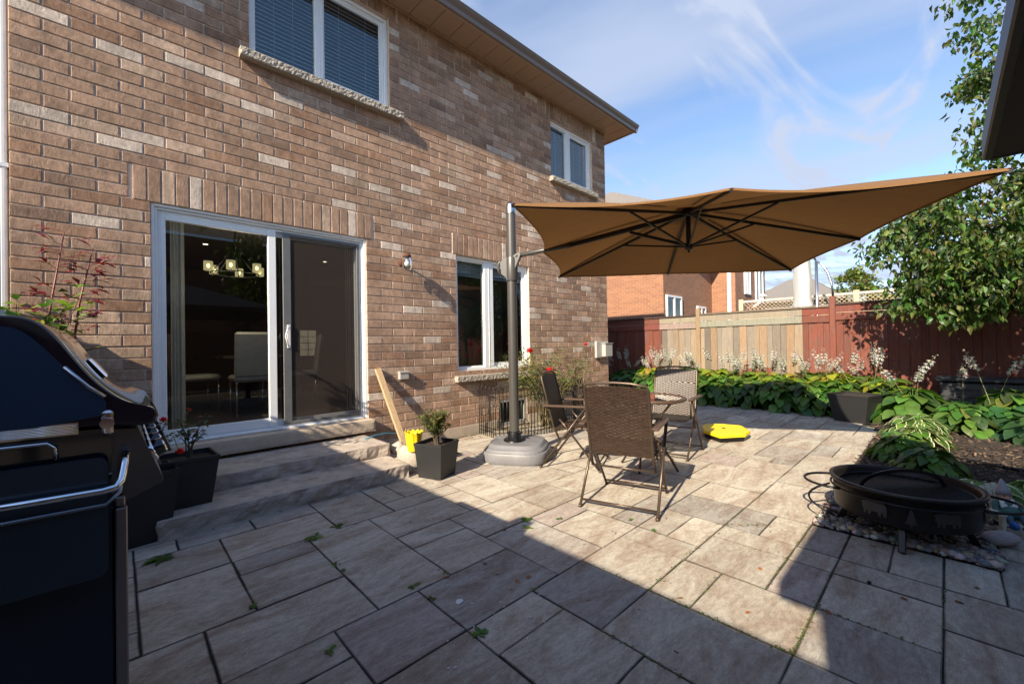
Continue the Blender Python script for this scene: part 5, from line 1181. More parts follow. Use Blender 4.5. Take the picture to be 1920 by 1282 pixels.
g = MB(); a0 = math.radians(150); pts = [V((.37 + .12 * math.sin(PI * k / 10)) * math.cos(a0 + (k - 5) * .05), (.37 + .12 * math.sin(PI * k / 10)) * math.sin(a0 + (k - 5) * .05), .20 - .016 * k + .05) for k in range(11)]; g.tube(pts, .007, 6); g.build('poker_hook', M['black_metal'], fb)
for k in range(4):
    a0 = math.radians(45 + 90 * k); g = MB(); g.bar((.25 * math.cos(a0), .25 * math.sin(a0), .17), (.33 * math.cos(a0), .33 * math.sin(a0), 0.005), .035, .035, bev=.004); g.build('leg', M['black_metal'], fb)
# bear and pine silhouettes, raised a little off the drum
bear = [(-.062, .0), (-.058, .022), (-.066, .030), (-.060, .040), (-.048, .044), (-.040, .052), (-.012, .058), (.020, .056), (.046, .050), (.058, .034), (.062, .012), (.060, -.026), (.046, -.030), (.044, -.012), (.034, -.008), (.034, -.030), (.020, -.030), (.018, -.008), (-.012, -.010), (-.016, -.030), (-.030, -.030), (-.030, -.012), (-.036, -.010), (-.040, -.030), (-.053, -.030), (-.050, -.004)]
pine = [(-.03, -.035), (-.006, -.035), (-.006, -.05), (.006, -.05), (.006, -.035), (.03, -.035), (.012, -.010), (.022, -.010), (.008, .018), (.015, .018), (0, .055), (-.015, .018), (-.008, .018), (-.022, -.010), (-.012, -.010)]
em = mat('raised_cutout_steel', (.042, .040, .040), .6, .3)
for (shape, a0, nm) in ((bear, -102, 'bear_cutout'), (pine, -128, 'pine_cutout'), (bear, -155, 'bear_cutout'), (bear, -50, 'bear_cutout')):
    g = MB(); f = []
    for rr_ in (.3535, .350):
        f.append([V(rr_ * math.cos(math.radians(a0 + 0) + u / rr_), rr_ * math.sin(math.radians(a0) + u / rr_), .225 + w) for u, w in shape])
    n = len(shape); g.mesh(f[0] + f[1], [tuple(range(n))] + [(i, (i + 1) % n, n + (i + 1) % n, n + i) for i in range(n)]); g.build(nm, em, fb)

# ================================================================ GNOME ON TINY CHAIR
gc = empty('tiny_garden_chair', 'tiny cream slatted garden chair holding the gnome', 'garden ornament chair', (4.10, -.27, .0), math.radians(205)); wp = mat('cream_weathered_paint', (.50, .49, .40), .8, noise_amt=.25, nscale=30)
def gpart(nm, fn): 
    g = MB(); fn(g); g.build(nm, wp, gc)
gpart('seat', lambda g: [g.box((-.09 + i * .036, -.07, .075), (-.09 + i * .036 + .031, .07, .083)) for i in range(5)])
def gb(g):
    for i in range(5):
        y = -.062 + i * .031; hh = .19 + .03 * math.cos((i - 2) * .7); M_ = Matrix.Translation((-.085, y, .07)) @ Matrix.Rotation(-.3, 4, 'Y'); g.box((-.004, -.0135, 0), (.004, .0135, hh), (1, 1, 1), M_, .003)
gpart('backrest', gb)
for s_ in (-1, 1):
    gpart('armrest', lambda g: g.box((-.11, s_ * .085 - .018, .135), (.10, s_ * .085 + .018, .145), bev=.003))
    gpart('leg', lambda g: g.box((.06, s_ * .08 - .01, 0), (.09, s_ * .08 + .01, .134))); gpart('leg', lambda g: g.box((-.10, s_ * .08 - .01, 0), (-.07, s_ * .08 + .01, .134)))
gn = empty('garden_gnome', 'garden gnome with white beard, grey pointed hat and blue boots slumped in the tiny chair', 'garden gnome', (4.10, -.27, .083), math.radians(205))
rg = random.Random(2)
g = MB(); blob(g, (-.02, 0, .045), (.055, .055, .05), None, (.04, .12, .10), .1, rg); blob(g, (-.045, 0, .085), (.045, .05, .045), None, (.04, .12, .10), .1, rg)
for s_ in (-1, 1): g.tube([(-.02, s_ * .025, .03), (.045, s_ * .035, .035), (.075, s_ * .035, .0)], [.024, .021, .018], 10, (.05, .10, .13)); g.tube([(-.045, s_ * .05, .10), (-.01, s_ * .066, .06), (.02, s_ * .04, .05)], [.018, .016, .013], 8, (.04, .12, .10))
g.build('body', M['paint'], gn)
for s_ in (-1, 1):
    g = MB(); blob(g, (.088, s_ * .035, .0), (.034, .022, .026), None, (.02, .10, .32), .1, rg); g.build('boot', M['paint'], gn)
g = MB(); blob(g, (-.055, 0, .135), (.033, .033, .034), None, (.55, .32, .22), .05, rg); blob(g, (-.02, 0, .135), (.010, .010, .010), None, (.6, .3, .2))
for s_ in (-1, 1): blob(g, (-.030, s_ * .013, .145), (.005, .005, .005), None, (.02, .02, .02))
g.build('head', M['paint'], gn)
g = MB()
for k in range(26):
    a = rg.uniform(-1.2, 1.2); g.tube([(-.035 + .0, math.sin(a) * .028, .125), (-.012, math.sin(a) * .038, .09), (-.005, math.sin(a) * .03 + rg.uniform(-.01, .01), .045 + rg.uniform(0, .02))], [.010, .009, .002], 6, [q * rg.uniform(.85, 1) for q in (.78, .78, .76)])
g.build('beard', M['paint'], gn)
g = MB(); g.tube([(-.055, 0, .145), (-.065, .0, .175), (-.085, .008, .215), (-.115, .02, .235)], [.040, .030, .016, .003], 14, (.24, .23, .25)); g.build('hat', M['paint'], gn)

# ================================================================ GRILL
gr = empty('gas_grill', 'black gas grill with curved lid, chrome rail and side shelf at the left edge', 'grill', (0, 0, 0))
def gp(x, z): return (x * 1.25, 1.25 + (z - 1.25) * 1.25)
GY0, GY1 = 1.50, 2.24
lid = [(-.42, 1.10), (-.42, 1.25), (-.36, 1.295), (-.26, 1.318), (-.158, 1.323), (-.132, 1.321), (-.109, 1.309), (-.085, 1.279), (-.056, 1.226), (-.030, 1.186), (-.002, 1.155), (.022, 1.139), (.052, 1.129), (.061, 1.122), (.064, 1.113), (.063, 1.100), (.055, 1.090), (.02, 1.091), (-.015, 1.098)]
# smooth the outline
def chaik(p, k=1):
    for _ in range(k):
        q = []
        for i in range(len(p)):
            a = p[i]; b = p[(i + 1) % len(p)]; q += [(a[0] * .75 + b[0] * .25, a[1] * .75 + b[1] * .25), (a[0] * .25 + b[0] * .75, a[1] * .25 + b[1] * .75)]
        p = q
    return p
L1 = [gp(*q) for q in chaik(lid, 2)]
g = MB(); 
def shrink(p, s_, c=(-.17, 1.20)):
    c = gp(*c); return [(c[0] + (q[0] - c[0]) * s_, c[1] + (q[1] - c[1]) * s_) for q in p]
bb = len(L1); lv = [(shrink(L1, .965), GY0), (shrink(L1, .992), GY0 + .004), (L1, GY0 + .014), (L1, GY1 - .014), (shrink(L1, .992), GY1 - .004), (shrink(L1, .965), GY1)]
vs = [V(u, y, w) for (p, y) in lv for (u, w) in p]; fs = [(i * bb + j, i * bb + (j + 1) % bb, (i + 1) * bb + (j + 1) % bb, (i + 1) * bb + j) for i in range(5) for j in range(bb)] + [tuple(range(bb))[::-1], tuple(range(5 * bb, 6 * bb))]
g.mesh(vs, [f[::-1] for f in fs], smooth=True)
for i in (-1, -2): g.sm[i] = False
ld_ = g.build('lid', M['enamel'], gr)
ins = [(-.40, 1.108), (-.40, 1.235), (-.35, 1.275), (-.24, 1.298), (-.158, 1.301), (-.138, 1.297), (-.115, 1.275), (-.08, 1.225), (-.045, 1.180), (-.020, 1.158), (-.018, 1.108)]
pp = [gp(*q) for q in chaik(ins, 1)]
g = MB(); g.extrude(pp, GY0 - .006, GY0 - .0005); g.build('side_panel', M['navy'], ld_)
g = MB(); tr_ = [gp(*q) for q in ((-.135, 1.297), (-.108, 1.268), (-.078, 1.222), (-.045, 1.180), (-.021, 1.158))]
g.tube([(u, GY0 - .007, w) for u, w in tr_[2:]], .005, 8); g.build('trim', M['steel'], ld_)
g = MB(); a_, b_ = gp(-.060, 1.232), gp(-.026, 1.182); nrm = V(.83, 0, .56)
q0 = V(a_[0], 0, a_[1]); q1 = V(b_[0], 0, b_[1]); g.bar(q0 + nrm * .006 + V(0, 1.90, 0), q1 + nrm * .006 + V(0, 1.90, 0), .012, .14, up=V(0, 1, 0), bev=.006); g.build('badge_window', M['chrome'], ld_)
g = MB(); u, w = gp(-.018, 1.112); g.box((u - .010, GY0 - .012, w - .042), (u + .012, GY0 + .01, w + .022), bev=.006); g.tube([(u, GY0 - .022, w - .01), (u, GY0 - .01, w - .01)], .014, 14); g.build('hinge', M['chrome'], ld_)
# fire box
g = MB(); fbx = [gp(*q) for q in ((-.42, 1.095), (-.012, 1.092), (-.012, .94), (-.42, .94))]; g.extrude(fbx, GY0 + .004, GY1 - .01); g.build('firebox', M['enamel'], gr)
g = MB()
for i in range(7): z0 = 1.25 + (1.112 - .0028 * i - 1.25) * 1.25; g.tube([(-.5, GY0 - .004, z0), (gp(-.061, 0)[0], GY0 - .004, z0 - .006)], .0018, 6)
g.box((-.5, GY0 - .003, gp(0, 1.087)[1]), (gp(-.059, 0)[0], GY0 + .003, gp(0, 1.114)[1] - .004)); g.build('chrome_strip', M['chrome'], gr)
g = MB(); u, w = gp(-.10, 1.075); g.tube([(-.5, GY0 - .01, w + .005), (u, GY0 - .01, w + .001), (u + .012, GY0 - .01, w - .012), (u + .013, GY0 - .01, w - .04)], .004, 8); g.build('shelf_bracket', M['chrome'], gr)
# control panel with knobs
g = MB(); cpn = [gp(*q) for q in ((-.012, 1.085), (.030, 1.082), (.038, 1.06), (.072, .962), (.070, .955), (.0, .925), (-.012, .93))]; g.extrude(cpn, GY0 + .03, GY1 - .02); g.build('control_panel', mat('smoked_steel', (.16, .16, .17), .25, .9), gr)
g = MB(); pa = V(gp(.037, 1.06)[0], 0, gp(.037, 1.06)[1]); pb = V(gp(.072, .965)[0], 0, gp(.072, .965)[1]); md = pa.lerp(pb, .42); dn = (pb - pa).normalized(); nn = V(-dn.z, 0, dn.x); nn = nn if nn.x > 0 else -nn
for k in range(5):
    y = GY0 + .10 + k * .125; c = md + V(0, y, 0); zq = nn.to_track_quat('Z', 'Y').to_matrix().to_4x4(); zq.translation = c
    kb = MB(); kb.lathe([(.034, .001), (.034, .008), (.030, .010), (.026, .010)], n=24, M=zq); kb.lathe([(.022, .032), (.020, .036), (0, .037)], n=24, M=zq); kb.build('knob_ring', M['chrome'], gr)
    kb = MB(); kb.lathe([(.027, .008), (.024, .030), (.022, .033), (0, .033)], n=24, M=zq); kb.box((-.006, -.024, .033), (.006, .024, .046), (1, 1, 1), zq, .003); kb.build('knob', M['enamel'], gr)
# folded side shelf with rail
def rrect(x0, z0, x1, z1, r, n=5):
    pts = []
    for (cx_, cz_, a0) in ((x1 - r, z1 - r, 0), (x0 + r, z1 - r, 90), (x0 + r, z0 + r, 180), (x1 - r, z0 + r, 270)):
        for k in range(n + 1): t = math.radians(a0 + 90 * k / n); pts.append((cx_ + r * math.cos(t), cz_ + r * math.sin(t)))
    return pts
g = MB(); x1, z1 = gp(-.017, 1.030); x1b, z0b = gp(-.017, .820); g.extrude(rrect(-.62, z0b - .02, x1, z1 + .01, .022), GY0 - .045, GY0 - .02); g.build('side_shelf', mat('shelf_enamel', (.022, .034, .048), .22, noise_amt=.05), gr)
g = MB(); zr = gp(0, .984)[1]; xe, ze = gp(.004, .979)
g.tube([(-.6, GY0 - .075, zr + .004), (xe - .035, GY0 - .075, ze), (xe - .012, GY0 - .073, ze + .003), (xe - .002, GY0 - .06, ze + .016), (xe + .004, GY0 - .035, ze + .05), (xe + .008, GY0 - .01, ze + .075)], .0085, 14); g.build('towel_rail', M['chrome'], gr)
g = MB(); g.tube([(-.6, GY0 - .06, zr - .038), (xe - .03, GY0 - .055, ze - .040), (xe - .005, GY0 - .035, ze - .02), (xe + .002, GY0 - .01, ze + .02)], .0045, 10); g.build('lower_rail', mat('dull_dark_chrome', (.25, .28, .33), .25, .9), gr)
# cabinet
g = MB(); xc = gp(-.006, 0)[0]; zb = gp(0, .945)[1]
g.box((-.62, GY0 + .002, .08), (xc - .004, GY1 - .01, zb), bev=.004); g.build('cabinet', M['cab'], gr)
g = MB(); g.box((xc - .002, GY0 - .004, .08), (xc + .022, GY0 + .022, zb - .028), bev=.003); g.box((xc - .002, GY0 + .0, zb - .024), (xc + .018, GY0 + .02, zb + .0), bev=.003); g.build('cabinet_post', mat('bronze_grey_trim', (.24, .20, .19), .35, .5), gr); g = MB(); g.box((xc - .002, GY1 - .06, .08), (xc + .022, GY1 - .03, zb), bev=.003); g.build('cabinet_post', mat('bronze_grey_trim', (.24, .20, .19), .35, .5), gr)
for k, y in enumerate((GY0 + .03, (GY0 + GY1) / 2 + .0)):
    g = MB(); g.box((xc - .002, y, .12), (xc + .018, y + .33, zb - .03), bev=.004); g.build('cabinet_door', M['cab'], gr)
for (x, y) in ((-.55, GY0 + .06), (-.05, GY0 + .06), (-.55, GY1 - .08), (-.05, GY1 - .08)):
    g = MB(); g.lathe([(.0, -.012), (.035, -.012), (.035, .012), (0, .012)], n=16, M=Matrix.Translation((x, y, .036)) @ Matrix.Rotation(PI / 2, 4, 'X')); g.box((x - .012, y - .02, .03), (x + .012, y + .02, .08)); g.build('caster', M['black_metal'], gr)

# ================================================================ GAZEBO (overhead, its front eave just behind the camera)
gz = empty('gazebo', 'dark hardtop gazebo roof corner overhanging at the upper right', 'gazebo', (0, 0, 0))
DK = mat('gazebo_metal', (.045, .045, .05), .5, .4, noise_amt=.15, nscale=30); DU = mat('gazebo_underside', (.020, .019, .018), .8)
ex0, ex1, ey0, ey1, ezz = -.90, 2.665, -3.2, -.137, 2.0
g = MB(); ap = V((ex0 + ex1) / 2, (ey0 + ey1) / 2, 2.7)
c4 = [V(ex0, ey0, ezz + .05), V(ex1, ey0, ezz + .05), V(ex1, ey1, ezz + .05), V(ex0, ey1, ezz + .05)]
for i in range(4): g.face([c4[i], c4[(i + 1) % 4], ap])
g.build('roof', DK, gz)
g = MB()
for i in range(4): g.face([c4[i] - V(0, 0, .02), ap - V(0, 0, .04), c4[(i + 1) % 4] - V(0, 0, .02)])
g.face([p - V(0, 0, .048) for p in c4]); g.build('ceiling', DU, gz)
g = MB()
for (a, b) in ((0, 1), (1, 2), (2, 3), (3, 0)): g.bar(c4[a] - V(0, 0, .0), c4[b] - V(0, 0, .0), .03, .105, bev=.006)
g.build('gutter', DK, gz)
for (x, y) in ((ex0 + .3, ey1 - .45), (ex1 - .27, ey1 - .42), (ex0 + .3, ey0 + .3), (ex1 - .27, ey0 + .3)):
    g = MB(); g.box((x - .05, y - .05, 0), (x + .05, y + .05, ezz), bev=.004); g.box((x - .09, y - .09, 0), (x + .09, y + .09, .012)); g.build('post', DK, gz)
# unseen screen added left of the terrace: its top edge throws the long straight shadow
pf = empty('shadow_screen', 'unseen dark wooden screen added left of the patio to cast its shadow', 'privacy screen', (0, 0, 0))
g = MB(); 
for i in range(38): g.box((-1.66, -.45 + i * .135, .02), (-1.63, -.45 + i * .135 + .13, 2.16), (.10 + .02 * (i % 3), .055, .04))
g.build('boards', M['fence'], pf)
g = MB(); g.box((-1.70, -.5, 2.155), (-1.58, 4.64, 2.19), (.10, .055, .04)); g.build('cap_rail', M['fence'], pf)
for y in (-.45, 1.28, 3.0):
    g = MB(); g.box((-1.73, y - .05, 0), (-1.63, y + .05, 2.24 if y == 1.28 else 2.18), (.1, .055, .04)); 
    if y == 1.28: g.box((-1.75, y - .075, 2.24), (-1.56, y + .075, 2.29), (.1, .055, .04), bev=.01)  # raised cap added to throw the bump in the shadow edge
    g.build('post', M['fence'], pf)
g = MB(); g.box((-1.68, -4.0, .02), (-1.64, -.46, 2.85), (.10, .055, .04)); g.build('shade_panel', M['fence'], pf)  # unseen taller panel added to shade the near end of the paving

# ================================================================ RED FENCE
FX = 9.6; fr = random.Random(61)
fe = empty('board_fence', 'red brown board fence with one unpainted bay behind the hosta bed', 'fence', (0, 0, 0))
REDW = (.15, .043, .027); NAT = [(.24, .18, .125), (.19, .16, .13), (.235, .195, .155), (.15, .125, .10), (.25, .165, .10), (.21, .18, .15)]
postY = [8.9, 6.42, 3.88, 1.43, -1.05, -3.5]
tops = [1.86, 1.868, 1.885, 1.915, 1.93]
def nat(y): return 1.92 < y < 4.8
for i, y in enumerate(postY):
    g = MB(); zt = (tops[min(i, 4)] + .12) if i != 2 else 2.02
    if i == 3: zt = 2.06
    c = (.24, .165, .095) if i == 2 else tuple(q * 1.1 for q in REDW)
    g.box((FX - .045, y - .045, 0), (FX + .045, y + .045, zt), c, bev=.006); g.build('post', M['fence'], fe)
for i in range(5):
    y1, y0 = postY[i] - .047, postY[i + 1] + .047; zt = tops[i]; g = MB(); y = y0; 
    while y < y1 - .02:
        w = min(fr.choice((.095, .135, .14)), y1 - y); n_ = nat(y + w / 2); v = fr.uniform(.82, 1.15); dx = fr.choice((0, .012))
        if n_:
            c = [q * v for q in fr.choice(NAT)]; zp = .56 + fr.uniform(-.04, .07) + (.10 if 2.4 < y < 2.9 else 0)
            g.box((FX - .012 + dx - .012, y + .002, .03), (FX + .006 + dx - .012, y + w - .002, zp), [q * v for q in REDW]); g.box((FX - .012 + dx - .012, y + .002, zp), (FX + .006 + dx - .012, y + w - .002, zt - .29), c)
        else: g.box((FX - .012 + dx - .012, y + .002, .03), (FX + .006 + dx - .012, y + w - .002, zt - .29), [q * v for q in REDW])
        y += w
    g.box((FX + .008, y0, .04), (FX + .016, y1, zt - .20), (.05, .03, .022))  # dark sheet added behind the boards so their gaps read as shade
    g.build('boards', M['fence'], fe)
    g = MB()
    for (za, zb_, xo) in ((zt - .30, zt - .165, .0), (zt - .158, zt - .025, .006)):
        segs = [(y0, y1)]
        if y0 < 1.92 < y1: segs = [(y0, 1.90), (1.90, y1)]
        if y0 < 4.8 < y1: segs = [(y0, 4.8), (4.8, y1)]
        for (a, b) in segs:
            c = NAT[2] if nat((a + b) / 2) else REDW; g.box((FX - .048 + xo, a, za), (FX - .026 + xo, b, zb_), [q * fr.uniform(.9, 1.1) for q in c], bev=.002)
    g.build('top_rails', M['fence'], fe)
    g = MB(); g.box((FX - .07, y0, zt - .022), (FX + .05, y1, zt + .012), (.13, .10, .075) if nat((y0 + y1) / 2) else (.055, .03, .025)); g.build('cap_board', M['fence'], fe)
# black deck box
db = empty('deck_box', 'long black slatted deck box against the red fence at the right edge', 'deck box', (9.25, -.75, 0))
g = MB(); 
for k in range(5): g.box((-.22, -.82, .03 + k * .112), (.24, .82, .03 + k * .112 + .105), bev=.012)
g.box((-.21, -.81, .03), (.23, .81, .58)); g.build('body', M['bin'], db); g = MB(); g.box((-.25, -.86, .595), (.27, .86, .66), bev=.02); g.build('lid', M['bin'], db)
g = MB(); pts = [(5.75, -.9, .045), (5.9, -.45, .045), (6.05, -.2, .04), (6.1, -.08, .035)]; g.tube(pts, .016, 8); tag(g.build('black_hose', M['black_metal']), 'black hose lying on the bark mulch at the right edge', 'hose')

# ================================================================ NEIGHBOURS
def nwin(mb_f, mb_g, x0, x1, y, z0, z1):
    pass
nh = empty('neighbour_house', 'orange brick neighbouring house beyond the fence behind the umbrella', 'house', (0, 0, 0))
g = MB()
def wx(g, x, y0, y1, z0, z1): g.face([(x, y1, z0), (x, y0, z0), (x, y0, z1), (x, y1, z1)])
def wy(g, y, x0, x1, z0, z1): g.face([(x0, y, z0), (x1, y, z0), (x1, y, z1), (x0, y, z1)])
A0, B0 = 13.0, 6.37
wx(g, A0, B0, 16, 0, 5.7); wy(g, B0, A0, 17.1, 0, 5.7); wx(g, 17.1, 5.5, B0, 0, 5.7); wy(g, 5.5, 17.1, 20.9, 0, 5.7); wx(g, 20.9, 5.5, 16, 0, 5.7); wy(g, 16, A0, 20.9, 0, 5.7)
g.build('wall', M['orange_brick'], nh)
g = MB(); g.face([(12.5, 5.85, 5.6), (17.4, 5.0, 5.6), (17.4, 9.5, 7.6), (15.0, 9.5, 7.6)]); g.face([(12.5, 16, 5.6), (12.5, 5.85, 5.6), (15.0, 9.5, 7.6), (15.0, 13, 7.6)]); g.face([(17.4, 5.0, 5.6), (21.4, 5.0, 5.6), (19.2, 9.5, 7.6), (17.4, 9.5, 7.6)]); g.face([(12.5, 5.85, 5.58), (12.5, 16, 5.58), (21.4, 16, 5.58), (21.4, 5.0, 5.58), (17.4, 5.0, 5.58)]); g.build('roof', M['shingle'], nh)
def nwindow(x0, x1, y, z0, z1, label=None):
    w = bpy.data.objects.new('window', None); COL.objects.link(w); w.parent = nh
    g = MB(); t = .07
    for q in ((x0, x0 + t, z0, z1), (x1 - t, x1, z0, z1), (x0 + t, x1 - t, z0, z0 + t), (x0 + t, x1 - t, z1 - t, z1), ((x0 + x1) / 2 - .05, (x0 + x1) / 2 + .05, z0 + t, z1 - t)): g.box((q[0], y - .05, q[2]), (q[1], y + .0, q[3]))
    g.build('window_frame', M['vinyl'], w); g = MB(); g.face([(x0, y - .015, z0), (x1, y - .015, z0), (x1, y - .015, z1), (x0, y - .015, z1)]); g.build('pane', mat_dark, w)
mat_dark = mat('dark_window_pane', (.02, .03, .035), .05)
nwindow(13.15, 14.3, B0, .6, 2.85); nwindow(15.6, 16.4, B0, .9, 2.6); nwindow(18.0, 18.7, 5.5, 1.2, 2.35); nwindow(18.1, 18.8, 5.5, 3.15, 4.3); nwindow(19.5, 20.5, 5.5, 2.9, 4.4)
g = MB(); g.box((16.95, 5.62, 0), (17.07, 5.74, 5.6)); g.build('downspout', M['vinyl'], nh)
g = MB(); g.tube([(18.9, 5.42, 2.65), (19.0, 5.2, 2.85), (19.3, 5.2, 3.05)], .05, 8); g.lathe([(.18, 0), (.05, .12), (0, .12)], c=(19.4, 5.2, 3.1), n=12); g.build('bracket_lamp', M['white_metal'], nh)
# distant grey roofed house
fh = empty('distant_house', 'distant beige house with grey hipped roof right of the orange house', 'house', (0, 0, 0))
g = MB(); x, y0, y1 = 34, 4.8, 10.2; g.box((x, y0, 0), (x + 9, y1, 4.0)); g.build('wall', mat('beige_siding', (.45, .40, .34), .9, noise_amt=.1), fh)
g = MB(); g.face([(x - .5, y0 - .5, 3.95), (x - .5, y1 + .5, 3.95), (x + 3, (y0 + y1) / 2 + .6, 5.9), (x + 3, (y0 + y1) / 2 - .6, 5.9)][::-1]); g.face([(x - .5, y0 - .5, 3.95), (x + 3, (y0 + y1) / 2 - .6, 5.9), (x + 7, (y0 + y1) / 2 - .6, 5.9), (x + 10, y0 - .5, 3.95)][::-1]); g.face([(x - .5, y0 - .5, 3.9), (x + 10, y0 - .5, 3.9), (x + 10, y1 + .5, 3.9), (x - .5, y1 + .5, 3.9)]); g.build('roof', M['shingle'], fh)
# lattice topped fence next door
lt = empty('lattice_fence', 'pale lattice topped fence in the next garden', 'fence', (0, 0, 0))
LX = 12.0; g = MB(); LW = mat('pale_lattice_wood', (.50, .40, .28), .8, noise_amt=.2)
for i in range(70):
    y = -1.0 + i * .09
    if y + .28 < 3.7: g.bar((LX, y, 2.0), (LX, y + .28, 2.27), .008, .022, up=V(1, 0, 0)); g.bar((LX + .01, y + .28, 2.0), (LX + .01, y, 2.27), .008, .022, up=V(1, 0, 0))
g.build('lattice', LW, lt); g = MB(); g.box((LX - .03, -1, 2.27), (LX + .04, 3.75, 2.32)); g.box((LX - .03, -1, 1.94), (LX + .04, 3.75, 2.0)); g.build('rails', mat('weathered_rail', (.52, .46, .38), .8), lt)
g = MB(); g.box((LX - .01, -1, .05), (LX + .01, 3.7, 1.94)); g.build('boards', LW, lt)
for y in (-1, 1.35, 3.72): g = MB(); g.box((LX - .05, y - .05, 0), (LX + .05, y + .05, 2.36)); g.build('post', LW, lt)
# neighbour's closed white umbrella on its mast
wu = empty('closed_white_umbrella', 'closed white patio umbrella hanging beside a steel mast beyond the fence', 'umbrella', (11.2, 2.2, 0))
g = MB(); n = 18; lv = [(.17, 1.95), (.19, 2.05), (.15, 2.2), (.17, 2.6), (.13, 3.2), (.10, 3.7), (.02, 3.9)]; vs = []
for i, (r, z) in enumerate(lv):
    for j in range(n): t = 2 * PI * j / n; k = 1 + .16 * math.cos(t * 6 + i * .3); vs.append(V(r * k * math.cos(t), r * k * math.sin(t), z))
g.mesh(vs, [(i * n + j, i * n + (j + 1) % n, (i + 1) * n + (j + 1) % n, (i + 1) * n + j) for i in range(6) for j in range(n)], smooth=True); g.build('folded_canopy', M['white_cloth'], wu)
g = MB(); g.tube([(-.0, -.26, 0), (0, -.26, 3.0)], .03, 10); g.build('mast', M['steel'], wu); g = MB(); g.tube([(0, -.26, 3.0), (0, -.36, 2.92), (0, -.46, 2.72), (0, -.53, 2.45), (0, -.55, 2.1)], .025, 8); g.tube([(0, -.26, 3.0), (0, -.15, 3.25), (0, 0, 3.9)], .02, 8); g.build('curved_arm', M['steel'], wu)

# ================================================================ TREES
def crown(mb, clusters, per, ls, cols, seed, flat=.75, hang=.3, lseg=2, thin=0):
    rd = random.Random(seed)
    for (c, r) in clusters:
        c = V(*c); n = int(per * (r / .4) ** 2 * (.62 if thin and c.z > thin else 1))
        # sub twigs give the cluster its own texture
        subs = [c + V(rd.gauss(0, .5), rd.gauss(0, .5), rd.gauss(0, .5) * flat) * r for _ in range(max(5, int(14 * r / .4)))]
        for i in range(n):
            s_ = rd.choice(subs); q = s_ + V(rd.gauss(0, 1), rd.gauss(0, 1), rd.gauss(0, .8)) * .075 * (1 + r)
            d = V(rd.uniform(-1, 1), rd.uniform(-1, 1), rd.uniform(-1, .3) - hang); up = V(rd.uniform(-.7, .7), rd.uniform(-.7, .7), 1)
            col = [x * rd.uniform(.65, 1.35) for x in rd.choice(cols)]; L_ = ls * rd.uniform(.6, 1.25)
            leaf(mb, q, d, L_, L_ * .29, up, col, rd.uniform(.1, .7), lseg, .3, smooth=False)
def limbs(mb, root, tips, r0, seed):
    rd = random.Random(seed)
    for tp, r in tips:
        tp = V(*tp); root_ = V(*root); m1 = root_.lerp(tp, .35) + V(rd.uniform(-.15, .15), rd.uniform(-.15, .15), .25); m2 = root_.lerp(tp, .7) + V(rd.uniform(-.1, .1), rd.uniform(-.1, .1), .15)
        mb.tube([root_, m1, m2, tp], [r0, r0 * .6, r0 * .32, .004], 6, cap=False)
        for k in range(5):
            a = m2.lerp(tp, rd.uniform(0, 1)); mb.tube([a, a + V(rd.uniform(-1, 1), rd.uniform(-1, 1), rd.uniform(-.6, .6)) * r * .9], [.006, .002], 4, cap=False)
TG = [(.062, .11, .022), (.042, .085, .018), (.095, .14, .03), (.028, .062, .018), (.055, .10, .022), (.13, .16, .04)]
F_ = lambda px, py, X: None
tree = empty('serviceberry_tree', 'leafy tree reaching in from the right edge above the red fence', 'tree', (8.7, -2.1, 0))
TR = V(8.7, -2.1, 0)
CL = [((8.0,.60,2.55),.20),((8.0,.36,2.78),.30),((8.1,.05,2.95),.34),((8.2,-.22,2.85),.40),((7.9,.22,2.42),.30),((8.0,-.05,2.30),.38),((8.1,-.42,2.35),.42),((8.0,.22,2.08),.26),((8.0,.0,1.92),.32),((8.0,-.35,1.92),.36),((8.1,-.62,2.0),.40),((8.0,.26,1.78),.22),((8.2,-.1,1.68),.24),((8.3,-.50,1.66),.30),((8.4,-.85,1.75),.40),((8.2,-.80,2.6),.45),((8.5,-1.1,3.1),.5),
 ((8.3,-.42,3.25),.34),((8.3,-.62,3.75),.30),((8.2,-.40,3.78),.20),((8.2,-.30,4.05),.14),((8.4,-.55,4.35),.26),((8.3,-.42,4.75),.28),((8.3,-.24,4.55),.12),((8.5,-.70,5.0),.30),((8.5,-.50,4.8),.34),((8.4,-.34,5.35),.22),((8.7,-.8,5.9),.40),((8.5,-.45,6.1),.30),((8.8,-1.3,4.2),.6),((8.9,-1.5,5.2),.6),((9.0,.05,2.55),.3),((9.0,-.3,2.2),.34),((9.1,.18,2.15),.26)]
g = MB(); crown(g, [((V(*c) - TR), r) for c, r in CL], 720, .088, TG, 5, lseg=3, thin=3.1); g.build('crown', M['leaf'], tree)
g = MB(); crown(g, [((V(8.1, -.35, 2.45) - TR), .35), ((V(8.0, .15, 2.6) - TR), .2), ((V(8.1, -.1, 1.98) - TR), .25), ((V(8.3, -.6, 3.2) - TR), .3)], 50, .05, [(.20, .07, .04), (.16, .04, .03)], 6, hang=.1); g.build('seed_clusters', M['leaf'], tree)
g = MB(); g.tube([(0, 0, 0), (.02, .05, .8), (-.03, .12, 1.5), (.05, .2, 2.4), (.1, .4, 3.6), (.1, .6, 4.9)], [.13, .11, .10, .075, .05, .02], 10); g.build('trunk', M['bark'], tree)
g = MB(); limbs(g, (-.03, .12, 1.6), [((V(*c) - TR), r) for c, r in CL[:17:1]], .028, 3); limbs(g, (.05, .25, 2.8), [((V(*c) - TR), r) for c, r in CL[17:31]], .024, 4); g.build('limbs', M['bark'], tree)
sh = empty('garden_tree', 'unseen tree added outside the right edge to shade deck box and mulch bed', 'tree', (7.2, -2.6, 0)); TR3 = V(7.2, -2.6, 0)  # out-of-view foliage, added for the shade on deck box and mulch
